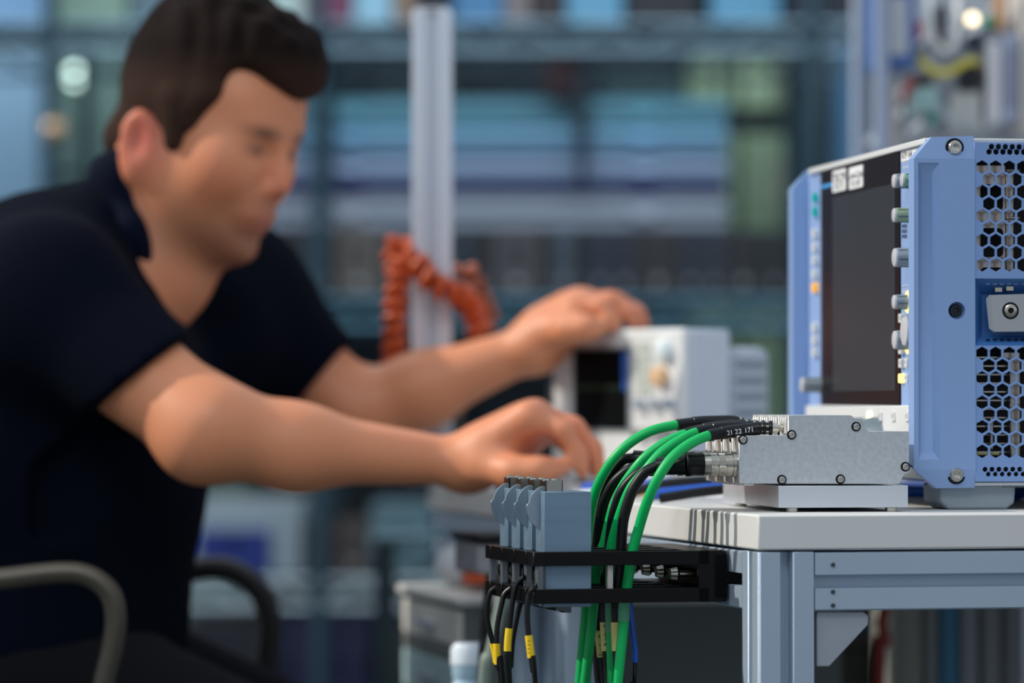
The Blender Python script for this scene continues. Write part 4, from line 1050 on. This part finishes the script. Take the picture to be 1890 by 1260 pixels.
# ================================================================ wire shelving unit
YF, YK = 6.35, 6.85
zA, zBs, zCs = P(0, 40, YF).z, P(0, 548, YF).z, P(0, 1066, YF).z
rx0, rx1 = -1.12, P(1640, 0, YF).x
rk = empty('wire_shelving_unit', at(((rx0+rx1)/2, (YF+YK)/2, 0)), 'long wire shelving unit with zigzag shelf edges along the back of the room', 'shelving')
wire = M('shelf_wire', '#7f98a6', .4, metal=.5); wire_d = M('shelf_wire_dark', '#4a6f80', .4, metal=.4)
for z, mt in ((zA, wire), (zBs, wire_d), (zCs, M('shelf_wire_lit', '#a9b6bb', .4, metal=.4)), (.10, wire_d)):  # paler wire copy carries the light on the lower shelf in its colour
    sh = None
    m = MB()
    for x in np.arange(rx0, rx1, .028): m.box((x, YF, z-.006), (x+.004, YK, z-.002))
    sh = m.build('shelf_deck', mt, rk, world=True, smooth=0)
    for Y in (YF-.003, YK):
        m = MB(); m.cyl((rx0, Y, z-.004), (rx1, Y, z-.004), .0045, 8); m.cyl((rx0, Y, z-.048), (rx1, Y, z-.048), .0055, 8)
        pts = []; n = int((rx1-rx0)/.065)
        for i in range(n+1): pts.append((rx0+(rx1-rx0)*i/n, Y, z-.008 if i % 2 else z-.045))
        m.tube(pts, .0055, 6); m.build('shelf_edge', mt, sh, world=True)
for x in (P(95, 0, YF).x, P(590, 0, YF).x, P(1500, 0, YF).x):
    for Y in (YF-.012, YK+.014): MB().cyl((x, Y, 0), (x, Y, 1.75), .013, 12).build('post', M('shelf_post', '#2c4652', .4, metal=.3), rk, world=True)
def gear(name, label, cat, x0, y0, x1, zbase, Y, dep, col, kind='plain', grp=None, ytop=None):
    a = P(x0, y0, Y); b = P(x1, y0, Y); xa, xb = a.x, b.x; zt = a.z if ytop is None else zbase+ytop
    w = xb-xa; hgt = zt-zbase
    mt = M('gear_'+col[1:], col, .5, noise=.06, scale=6)
    if kind == 'bare':
        o = MB().box((xa, Y, zbase+.001), (xb, Y+dep, zt)).build(name, mt, bevel=.004); return tag(o, label, cat, grp)
    r = empty(name, at(((xa+xb)/2, Y, zbase)), label, cat, grp)
    MB().box((-w/2, .004, .001), (w/2, dep, hgt)).build('case', mt, r, bevel=.004)
    lt = tuple(min(1, c*1.25+.01) for c in lin(col)[:3]); fm = M('face_'+col[1:], lt, .5)
    if kind == 'module':
        MB().box((-w/2+.001, 0, .004), (w/2-.001, .006, hgt-.002)).build('front_plate', fm, r, bevel=.001)
        m = MB(); m.box((-w*.12, -.010, hgt*.15), (w*.12, 0, hgt*.28)); m.build('handle', M('pull_silver', '#9a9c9c', .3, metal=.7), r, bevel=.002)
        m = MB()
        for k in range(3): m.box((-w*.3, -.001, hgt*(.42+.16*k)), (w*.3, .002, hgt*(.47+.16*k)))
        m.build('slots', M('slot_black', '#07090c', .6), r)
    elif kind == 'case':
        MB().box((-w/2+.002, -.002, hgt*.45), (w/2-.002, .005, hgt*.55)).build('lid_seam', M('seam_dark', '#41586a', .6), r)
        for s_ in (-1, 1): MB().box((s_*w*.32-.02, -.008, hgt*.35), (s_*w*.32+.02, .002, hgt*.62)).build('latch', fm, r, bevel=.002)
    elif kind == 'box':
        MB().box((-w/2-.002, -.002, hgt*.80), (w/2+.002, dep+.002, hgt+.003)).build('lid', fm, r, bevel=.003)
    return r
# row of upright modules on the middle shelf
cols = [(452, 484, '#6b7f92'), (486, 522, '#4c6076'), (524, 560, '#0b1428'), (562, 592, '#3d566d'), (594, 618, '#16202b'), (620, 702, '#7a716a'), (704, 756, '#33414c'), (760, 836, '#2a3c4a'), (838, 878, '#12304a'), (880, 905, '#0a0c12'), (908, 1000, '#54525a'), (1002, 1020, '#0e0c12'),
        (1022, 1060, '#55687e'), (1062, 1082, '#0c0f18'), (1085, 1130, '#16304e'), (1132, 1178, '#1b2c45'), (1180, 1250, '#2d2830'), (1252, 1296, '#152c48'), (1298, 1338, '#22384f'), (1340, 1405, '#121c28'), (1408, 1450, '#1c2a38'), (1453, 1492, '#101a24')]
desc = ['pale blue-grey, at the left end of the row', 'slate blue, second from the left end', 'near-black, just left of a steel-blue one', 'steel-blue, between two near-black ones', 'narrow near-black, left of the wide beige-grey one', 'wide beige-grey, left of the orange coiled cable', 'dark grey, behind the orange coiled cable', 'dark slate, behind the upright post', 'deep blue, just right of the upright post', 'narrow black, left of the wide brown-grey one', 'wide brown-grey, right of the upright post', 'narrow black, right of the wide brown-grey one',
        'pale slate, above the far hand', 'narrow black, right of the pale slate one', 'dark blue, first of a dark blue pair', 'dark blue, second of a dark blue pair', 'wide brown-black, above the white instrument', 'dark blue, right of the wide brown-black one', 'slate, at the right end of the flat cases above', 'wide blue-black, below the pale green cupboard', 'dark slate, left of the large blue oscilloscope', 'blue-black, beside the right shelf post']
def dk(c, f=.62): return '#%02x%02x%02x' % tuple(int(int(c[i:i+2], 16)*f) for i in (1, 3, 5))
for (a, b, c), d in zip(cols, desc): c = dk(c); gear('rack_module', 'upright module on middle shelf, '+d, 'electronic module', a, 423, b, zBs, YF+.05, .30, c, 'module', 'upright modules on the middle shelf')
zz = P(0, 423, YF+.05).z
lc = [(364, '#8f98a6', 'pale grey flat case, lowest of the stack on the middle shelf'), (332, '#0a1156', 'thin navy flat case in the stack on the middle shelf'), (294, '#8fa5c2', 'pale lavender-blue flat case above the navy one'), (271, '#5f829f', 'slim slate-blue flat case in the stack'), (237, '#78aacb', 'sky-blue flat case near the top of the stack'), (182, '#4e8799', 'teal flat case on top of the stack')]
for y, c, d in lc:
    zt = P(0, y, YF+.05).z; gear('flat_case', d, 'case', 492, y, 1342, zz, YF+.05, .32, c, 'case', 'long flat cases stacked over the modules'); zz = zt+.0005
gear('black_pouch', 'small dark pouch lying on top of the flat cases right of the post', 'pouch', 845, 160, 905, zz, YF+.08, .1, '#10161a', 'box')
gear('grey_carton', 'low grey-green carton on the flat cases behind the post', 'box', 700, 150, 842, zz, YF+.12, .2, '#1c3138', 'box')
gear('grey_carton', 'low teal carton on the flat cases right of the maroon bag', 'box', 1110, 140, 1262, zz, YF+.12, .2, '#2c4a50', 'box')
# bag and straps hanging from the top shelf
def hang(name, label, cat, x0, x1, y0, y1, Y, dep, col):
    r = empty(name, at(P((x0+x1)/2, y0, Y)), label, cat); a, b = P(x0, y0, Y), P(x1, y1, Y); mt = M('hang_'+col[1:], col, .8, noise=.1, scale=20)
    xm = (a.x+b.x)/2; m = MB(); F2 = [(a.x, a.z), (b.x, a.z), (b.x+.003, (a.z+b.z)/2), (b.x-.004, b.z), (a.x+.004, b.z), (a.x-.003, (a.z+b.z)/2)]
    m.plate(F2, [], Y, Y+dep); m.build('bag', mt, r, world=True, bevel=.006)
    MB().tube([(xm-.01, Y+dep/2, a.z-.004), (xm-.008, Y+dep/2, zA-.046), (xm+.008, Y+dep/2, zA-.046), (xm+.01, Y+dep/2, a.z-.004)], .003, 8).build('loop', mt, r, world=True)
    return r
hang('hanging_bag', 'dark maroon bag hanging below the top shelf', 'bag', 1008, 1064, 108, 182, YF+.01, .03, '#27101a')
hang('hanging_strap', 'long dark strap hanging in front of the flat cases right of the maroon bag', 'strap', 1064, 1086, 105, 352, YF+.02, .006, '#1c2c38')
hang('hanging_strap', 'dark strap hanging in front of the flat cases near the person\'s face', 'strap', 594, 613, 105, 402, YF+.02, .006, '#1d3340')
# things standing on the top shelf
top = [(-60, 84, '#7fa9d0', 'pale blue box at the left end'), (88, 236, '#7d9a8a', 'grey-green box beside the pale blue one'), (242, 412, '#5a7480', 'slate box above the person\'s head'), (420, 562, '#b3cac6', 'very pale box right of the person\'s head'), (566, 648, '#7a3f5c', 'maroon box'), (652, 722, '#93c2d8', 'light blue box between maroon and tan ones'), (727, 765, '#8f7868', 'narrow tan box'), (769, 832, '#1a1a26', 'black box above the post'), (836, 928, '#467ba6', 'mid blue box right of the post'), (932, 978, '#7d7476', 'narrow grey-brown box'), (982, 1042, '#2b2226', 'brown-black box left of a light blue one'),
       (1046, 1150, '#609bba', 'light blue box in the middle of the right half'), (1156, 1290, '#1b1e26', 'wide black box'), (1312, 1440, '#5a97b7', 'light blue box at the right'), (1448, 1600, '#0d1a2e', 'dark navy box at the right end')]
hs = [.22, .20, .24, .21, .17, .23, .19, .21, .18, .2, .22, .19, .24, .2, .23]
for (a, b, c, d), h_ in zip(top, hs): gear('storage_box', d+', on the top wire shelf', 'box', a, 10, b, zA, YF+.06, .3, c, 'box', 'boxes on the top shelf', ytop=h_)
# lower shelf
gear('drawer_cabinet', 'pale grey drawer cabinet with a blue drawer on the lower shelf', 'cabinet', 330, 925, 556, zCs, YF+.05, .34, '#8d9ba3', 'plain')
r = [o for o in bpy.data.objects if o.name.startswith('drawer_cabinet')][0]
a, b = P(366, 978, YF+.04), P(498, 1060, YF+.04); m = MB().box((a.x, YF+.038, b.z), (b.x, YF+.06, a.z)); d_ = m.build('drawer', M('drawer_blue', '#0a2470', .5), r, world=True, bevel=.002)
MB().box(((a.x+b.x)/2-.02, YF+.026, a.z-.012), ((a.x+b.x)/2+.02, YF+.040, a.z-.004)).build('drawer_handle', M('handle_navy', '#0a1f66', .5), d_, world=True)
gear('rack_module', 'dark brown-black upright module on the lower shelf beside the drawer cabinet', 'electronic module', 561, 964, 620, zCs, YF+.05, .3, '#1d1a20', 'module')
gear('rack_module', 'brown-grey upright module on the lower shelf, right of the darker one', 'electronic module', 622, 964, 682, zCs, YF+.05, .3, '#3a3230', 'module')
gear('teal_case', 'grey-teal case on the lower shelf under the person\'s forearm', 'case', 686, 930, 800, zCs, YF+.05, .3, '#4f6a74', 'case')
gear('storage_bin', 'navy storage bin on the bottom shelf', 'bin', 520, 1142, 682, .10, YF+.05, .34, '#070d38', 'box')
gear('storage_bin', 'black-navy storage bin on the bottom shelf, left of the other', 'bin', 340, 1150, 512, .10, YF+.05, .34, '#05081a', 'box')
gear('storage_bin', 'dark teal storage bin on the bottom shelf at the right', 'bin', 700, 1150, 900, .10, YF+.05, .34, '#0f2027', 'box')
# ---- cupboards along the wall behind the shelving
def cupboard(name, label, x0, x1, ytop, Y, dep, col, doors=2, split=None):
    a, b = P(x0, ytop, Y), P(x1, ytop, Y); w = b.x-a.x; r = empty(name, at(((a.x+b.x)/2, Y, 0)), label, 'cupboard'); h_ = a.z
    MB().box((-w/2, .02, 0), (w/2, dep, h_)).build('carcass', M('carcass_dark', '#1b2b31', .6), r)
    mt = M('door_'+col[1:], col, .5, noise=.04, scale=5); rows = split or [(.08, h_-.01)]
    for (za, zb) in rows:
        for k in range(doors):
            x_ = -w/2+w*k/doors; d_ = MB().box((x_+.006, 0, za), (x_+w/doors-.006, .02, zb)).build('cupboard_door', mt, r, bevel=.002)
            MB().box((x_+w/doors-.035, -.014, (za+zb)/2-.05), (x_+w/doors-.027, 0, (za+zb)/2+.05)).build('door_handle', chrome, d_)
    return r
zq = lambda y, Y: P(0, y, Y).z
cupboard('tall_cupboard', 'tall light blue cupboard at the left edge behind the person', -150, 80, 95, 7.3, .4, '#9cc4e0', 1)
cupboard('tall_cupboard', 'grey-green cupboard behind the person\'s head', 96, 470, 60, 7.4, .4, '#6f8c84', 2, [(.08, zq(330, 7.4)), (zq(318, 7.4), zq(70, 7.4))])
cupboard('tall_cupboard', 'pale green cupboard behind the right end of the shelving', 1262, 1462, 100, 7.3, .4, '#a4c09c', 2, [(.08, zq(440, 7.3)), (zq(430, 7.3), zq(248, 7.3)), (zq(200, 7.3), zq(108, 7.3))])
cupboard('tall_cupboard', 'blue cupboard right of the pale green one, beside the equipment rack', 1536, 1720, 60, 7.1, .4, '#4d83ad', 1)
cupboard('shade_backing', 'wide dark backing added as shade behind the middle of the shelving', 480, 1255, 15, 7.2, .4, '#10222b', 4)  # dark cupboard shape added to give the shade seen between the shelves
# glowing ball added for a specular highlight, and brass knob left of the head
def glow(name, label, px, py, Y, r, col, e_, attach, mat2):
    o = empty(name, at(P(px, py, Y)), label, 'highlight'); MB().ball((0, 0, 0), r, 10).build('lens', M('glow_'+name, col, .4, emit=e_), o)
    MB().cyl((0, r*.5, 0), (0, attach, 0), r*.7, 12).build('added_holder', mat2, o); return o
glow('highlight_ball', 'glowing white ball added as a highlight on the grey-green cupboard left of the head', 140, 140, 7.36, .016, '#cfeee4', 5.5, .05, wgr)
o = MB().ball(P(102, 240, YF-.03), .020, 10).build('brass_knob', M('brass', '#b89a7c', .3, metal=.6)); tag(o, 'round tan brass knob on the shelf post left of the head', 'knob')
# ================================================================ equipment rack, upper right
YR = 4.30
bx0, bx1 = P(1618, 0, YR).x, P(1975, 0, YR).x
er = empty('equipment_rack', at(((bx0+bx1)/2, YR, 0)), 'crowded equipment rack with blue frame and pale back panel behind the blue oscilloscope', 'rack')
rb = M('rack_blue', '#3d66a6', .45); rw = M('rack_pale', '#c9ced2', .5, noise=.08, scale=12)
MB().box((bx0, YR+.30, .02), (bx1, YR+.315, 1.5)).build('back_panel', rw, er, world=True)
for x in (bx0, bx1-.03):
    for Y in (YR, YR+.27): MB().box((x, Y, 0), (x+.014, Y+.03, 1.5)).build('post', M('rack_post_pale', '#8f9db5', .5), er, world=True, bevel=.002)
def rbox(nm, x0, y0, x1, y1, Y, dep, mat, par=er): a, b = P(x0, y0, Y), P(x1, y1, Y); return MB().box((a.x, Y, b.z), (b.x, Y+dep, a.z)).build(nm, mat, par, world=bool(par), bevel=.002)
m = MB()
for z in (.35, P(0, 330, YR).z): MB().box((bx0, YR, z-.02), (bx1, YR+.30, z)).build('rack_shelf', rw, er, world=True)
def item(name, label, cat, x0, y0, x1, y1, Y, dep, mat, face=None):
    r = empty(name, at(P((x0+x1)/2, y1, Y)), label, cat); rbox('case', x0, y0, x1, y1, Y, dep, mat, r)
    if face:
        x0_, x1_ = x0+(x1-x0)*.18, x1-(x1-x0)*.18; y0_, y1_ = y0+(y1-y0)*.15, y1-(y1-y0)*.15; rbox('front_plate', x0_, y0_, x1_, y1_, Y-.004, .006, face, r)
    # bracket that ties it to the back panel
    a = P((x0+x1)/2, (y0+y1)/2, Y); MB().box((a.x-.006, Y+dep-.002, a.z-.006), (a.x+.006, YR+.302, a.z+.006)).build('bracket_arm', wgr, r, world=True)
    return r
item('blue_module', 'blue-framed module with pale face at the rack\'s left post', 'electronic module', 1614, -30, 1690, 124, YR+.03, .10, rb, M('face_palegrey', '#b4bac2', .5))
item('filter_block', 'tall thin black block in the upper part of the rack', 'electronic module', 1731, 8, 1747, 82, YR+.06, .05, M('blk', '#12141c', .5))
item('filter_block', 'small dark blue block under the bright glint in the rack', 'electronic module', 1788, 62, 1816, 86, YR+.06, .05, M('dkblue', '#152440', .5))
item('relay_box', 'squat black box right of the yellow cables in the rack', 'electronic module', 1776, 120, 1812, 160, YR+.04, .06, M('blk'))
item('relay_box', 'flat black box left of the yellow cables in the rack', 'electronic module', 1682, 139, 1724, 154, YR+.04, .06, M('blk'))
item('power_unit', 'tall white power unit at the right side of the rack', 'electronic module', 1822, 78, 1848, 226, YR+.04, .12, M('pu_white', '#d4d4da', .45))
item('power_unit', 'pale lavender power unit beside the white one in the rack', 'electronic module', 1850, 62, 1880, 222, YR+.04, .12, M('pu_lav', '#a6afc6', .45), M('pu_face', '#8e94a8', .5))
item('copper_tube', 'copper-coloured block at the top right of the rack', 'tube', 1838, -20, 1856, 56, YR+.06, .04, M('copper', '#d9a77c', .35, metal=.5))
item('grey_post_unit', 'tall pale unit at the right edge of the rack', 'electronic module', 1884, -30, 1930, 240, YR+.04, .12, M('pu_beige', '#cfcac2', .5))
item('beige_duct', 'beige upright duct below the blue module in the rack', 'duct', 1630, 148, 1656, 330, YR+.05, .06, M('duct_beige', '#c7bfba', .5))
item('pale_jar', 'pale teal round-edged box under the flat black box in the rack', 'box', 1678, 160, 1732, 204, YR+.03, .07, M('paleteal', '#9fbfc0', .35), M('paleteal2', '#8fb0b2', .4))
item('junction_box', 'pale grey junction box in the middle of the rack', 'box', 1752, 168, 1812, 240, YR+.05, .06, M('jb', '#b7bab8', .5))
item('green_terminal', 'small green terminal beside the bright glint in the rack', 'terminal', 1819, 28, 1835, 48, YR+.05, .03, M('term_green', '#1c8d6c', .5))
item('red_terminal', 'small faded red terminal in the upper left of the rack', 'terminal', 1686, 38, 1704, 70, YR+.06, .03, M('term_red', '#c46a70', .5))
item('teal_terminal', 'small teal terminal low in the rack', 'terminal', 1712, 208, 1732, 226, YR+.05, .03, M('term_teal', '#5fb0a6', .5))
glow('glint_ball', 'glowing warm ball added as a metal glint near the top of the equipment rack', 1795, 35, YR+.03, .0065, '#ffe6b8', 3.2, .26, wgr)  # glowing ball added for the shine of a metal knob
def rc(name, label, mat, pts, r): return tag(MB().tube(spline([P(*p) for p in pts], 8), r, 8).build(name, mat), label, 'cable')
rc('rack_cable', 'yellow cable looping across the middle of the rack', M('yellow_dull', '#c9bd4a', .5), [(1690, 100, YR+.10), (1705, 118, YR+.02), (1730, 134, YR+.01), (1755, 132, YR+.01), (1780, 116, YR+.01), (1800, 112, YR+.03), (1806, 122, YR+.05)], .0045)
rc('rack_cable', 'dark red cable at the left of the flat black box', red_c, [(1690, 146, YR+.05), (1676, 158, YR+.02), (1672, 178, YR+.03), (1684, 200, YR+.08)], .0045)
rc('rack_cable', 'grey cable hanging low in the rack', wgr, [(1735, 190, YR+.05), (1745, 215, YR+.02), (1770, 225, YR+.02), (1800, 245, YR+.05)], .0035)
rc('rack_cable', 'pale cable hanging in front of the rack\'s upper panel', offwhite, [(1712, -10, YR+.05), (1716, 30, YR+.02), (1722, 70, YR+.02), (1750, 95, YR+.03), (1765, 60, YR+.03), (1768, -10, YR+.05)], .004)
# ================================================================ below the bench
wp = empty('drawer_pedestal', TF.M @ Matrix.Translation((0, 0, -.75)), 'pale drawer pedestal under the far end of the bench', 'pedestal')
zp = P(743, 1086, 3.925).z; U_, V0_, V1_ = -.04, .848, 1.13
MB().box((U_+.003, V0_, 0), (.34, V1_, zp-.002)).build('carcass', M('ped_grey', '#6e7472', .6), wp)
MB().box((U_-.004, V0_-.004, zp-.004), (.345, V1_+.004, zp+.004)).build('top_board', M('ped_top', '#ece8de', .5), wp, bevel=.002)
z_ = zp-.010
for i, (h_, c) in enumerate(((.036, '#e9e5db'), (.014, '#777a74'), (.040, '#b4d0d2'), (.020, '#4d5350'), (.05, '#e2ded4'), (.09, '#e2ded4'), (.12, '#b9b6ae'), (.12, '#b9b6ae'))):
    d_ = MB().box((U_, V0_+.004, z_-h_+.002), (U_+.02, V1_-.004, z_)).build('drawer', M('dr_'+c[1:], c, .5), wp, bevel=.002)
    if h_ > .03: MB().box((U_-.008, (V0_+V1_)/2-.03, z_-h_*.5-.004), (U_+.001, (V0_+V1_)/2+.03, z_-h_*.5+.004)).build('drawer_handle', wgr, d_, bevel=.002)
    z_ -= h_
cz = zp+.004
def onped(mb_, name, label, cat, mat, **k): mb_.v = [TF.M @ (p+Vector((0, 0, -.75))) for p in mb_.v]; return tag(mb_.build(name, mat, None, **k), label, cat)
m = MB(); pts = [(.012+.022*math.cos(t*.6), .955+.030*math.sin(t*.6), cz+.007+.0011*t) for t in range(36)]; m.tube(pts, .0062, 8); onped(m, 'cable_coil', 'orange coil of cable lying on the pedestal under the bench', 'cable', orange)
m = MB(); m.ball((.005, 1.055, cz+.022), (.026, .030, .022), 10); onped(m, 'white_cloth', 'crumpled white cloth on the pedestal left of the orange coil', 'cloth', M('cloth_white', '#c6cbd0', .8))
bd = empty('black_adapter', TF.M @ Matrix.Translation((0, 0, -.75)), 'grey power adapter with black top fixed under the bench rail', 'adapter')
fz = lambda y, Y: P(0, y, Y).z
MB().box((-.065, .66, fz(1058, 3.5)), (-.012, .76, fz(1000, 3.5))).build('case', M('adp_grey', '#8b8b90', .5, noise=.3, scale=50), bd, bevel=.003)
MB().box((-.067, .655, fz(1000, 3.5)), (-.0005, .765, fz(984, 3.5))).build('top_clip', black_pl, bd, bevel=.002)
MB().box((-.013, .69, fz(1040, 3.5)), (-.0005, .73, fz(1000, 3.5))).build('mount', black_pl, bd)
# ribbed hose, grey cables
r = empty('ribbed_hose', at((P(862, 0, 3.42).x, 3.42, 0)), 'light blue ribbed hose standing up under the bench near the pedestal', 'hose')
zh = P(0, 1188, 3.42).z
MB().lathe((0, 0, 0), (0, 0, 1), [(0, .0135)]+[(.02+.0045*k, .0135 if k % 2 else .0118) for k in range(int((zh-.04)/.0045))]+[(zh-.012, .0140), (zh-.004, .0132), (zh, .009)], 24).build('hose', M('hose_blue', '#a9c6d6', .4), r)
MB().lathe((0, 0, zh-.018), (0, 0, 1), [(0, .0146), (.014, .0146), (.019, .012)], 24).build('hose_collar', M('hose_white', '#dfe8ee', .4), r)
def floorcable(label, mat, px_, Y, r_):
    pts = [P(a, b, Y) for a, b in px_]; e_ = pts[-1]; pts += [e_+Vector((-.01, .03, -.25)), Vector((e_.x-.02, Y+.15, r_+.0005)), Vector((e_.x-.02, Y+.5, r_+.0005))]
    return tag(MB().tube(spline(pts, 8), r_, 10).build('hanging_cable', mat), label, 'cable')
floorcable('grey-green cable hanging under the bench left of the thin black leads', M('greygreen', '#7f8c80', .5), [(938, 1000), (930, 1080), (918, 1150), (905, 1210), (893, 1275)], 3.30, .0055)
floorcable('black cable hanging under the bench behind the ribbed hose', rubber, [(905, 1060), (898, 1120), (893, 1170), (888, 1275)], 3.36, .004)
floorcable('pale grey cable hanging under the bracket between green and black cables', M('greyc', '#8b959a', .5), [(1080, 1060), (1092, 1150), (1101, 1210), (1110, 1275)], 3.20, .0045)
tag(MB().tube(spline([P(1640, 1090, 3.8), P(1628, 1150, 3.8), P(1634, 1190, 3.8), P(1622, 1275, 3.8), Vector((P(1622, 0, 3.8).x, 3.82, .006)), Vector((P(1700, 0, 3.8).x, 3.7, .006))], 8), .006, 10).build('hanging_cable', red_c), 'red cable hanging below the bench behind the corner gusset', 'cable')
# dark units and upright binders under the right half of the bench
def unit(name, label, cat, x0, y0, x1, Y, dep, bands):
    a, b = P(x0, y0, Y), P(x1, y0, Y); r = empty(name, at(((a.x+b.x)/2, Y, 0)), label, cat); w = b.x-a.x
    MB().box((-w/2, .01, 0), (w/2, dep, a.z)).build('carcass', M('dark_carcass', '#0b0c0e', .6), r); 
    for y0_, y1_, c in bands: MB().box((-w/2+.003, 0, P(0, y1_, Y).z), (w/2-.003, .012, P(0, y0_, Y).z)).build('drawer', M('band_'+c[1:], c, .5), r, bevel=.001)
    return r
unit('dark_drawer_unit', 'black drawer unit with thin brown and teal fronts under the bench', 'cabinet', 1190, 1100, 1618, 4.25, .4, ((1104, 1118, '#181716'), (1122, 1140, '#3a332f'), (1146, 1166, '#22363e'), (1172, 1192, '#2a2625'), (1200, 1300, '#0c0c0d')))
bn = [(1655, 1702, '#b5b4a8'), (1706, 1731, '#a9adae'), (1735, 1768, '#5f9fc4'), (1772, 1806, '#b0b4ba'), (1812, 1848, '#a6a8ac'), (1853, 1890, '#9d9fa4')]
bl = ['broad beige-grey one at the left', 'narrow grey one left of the blue one', 'the only blue one', 'grey one just right of the blue one', 'grey one, second from the right', 'grey one at the right edge']
sb_ = unit('low_bench_shelf', 'low dark shelf carrying the upright binders under the bench', 'shelf', 1640, 1640, 1960, 3.92, .30, ())
for (a, b, c), d in zip(bn, bl):
    A, B_ = P(a, 1105, 3.94), P(b, 1105, 3.94); w = B_.x-A.x; zb_0 = P(0, 1640, 3.92).z; r = empty('upright_binder', at(((A.x+B_.x)/2, 3.94, zb_0)), 'upright binder under the bench, '+d, 'binder', 'upright binders under the bench'); h_ = A.z-zb_0
    MB().box((-w/2, 0, .001), (w/2, .25, h_)).build('cover', M('bind_'+c[1:], c, .6, noise=.05, scale=10), r, bevel=.004); MB().cyl((0, .002, h_*.2), (0, -.001, h_*.2), w*.25, 16).build('finger_hole', steel_dark, r)

# dark upright of a neighbouring stand, behind the person's knees
A = P(712, 0, 4.9); ds = empty('dark_stand', at((A.x, 4.9, 0)), 'dark teal stand with a flat top behind the bench end and pedestal', 'stand')
MB().box((-.013, -.013, 0), (.013, .013, P(0, 1000, 4.9).z)).build('upright', M('stand_teal', '#1b2f36', .5), ds)
MB().box((-.014, -.02, P(0, 1000, 4.9).z), (.08, .10, P(0, 988, 4.9).z)).build('stand_top', M('stand_top', '#4f6a72', .5), ds)
MB().box((-.06, -.06, 0), (.06, .06, .012)).build('base', M('stand_teal'), ds)

# small adapter pinched under the near hand
q_ = P(1012, 880, 3.50); ad = empty('blue_adapter', at((q_.x, 3.50, .7502)), 'blue adapter with a white end held on the bench by the near hand', 'adapter')
MB().box((-.018, -.010, 0), (.006, .010, .017)).build('body', blue_c, ad, bevel=.002)
MB().box((.006, -.008, .002), (.022, .008, .020)).build('white_end', offwhite, ad, bevel=.002)
MB().tube(spline([(-.017, 0, .008), (-.035, .01, .006), (-.045, .05, .0035), (-.02, .12, .0035)], 6), .003, 8).build('pigtail', blue_c, ad)
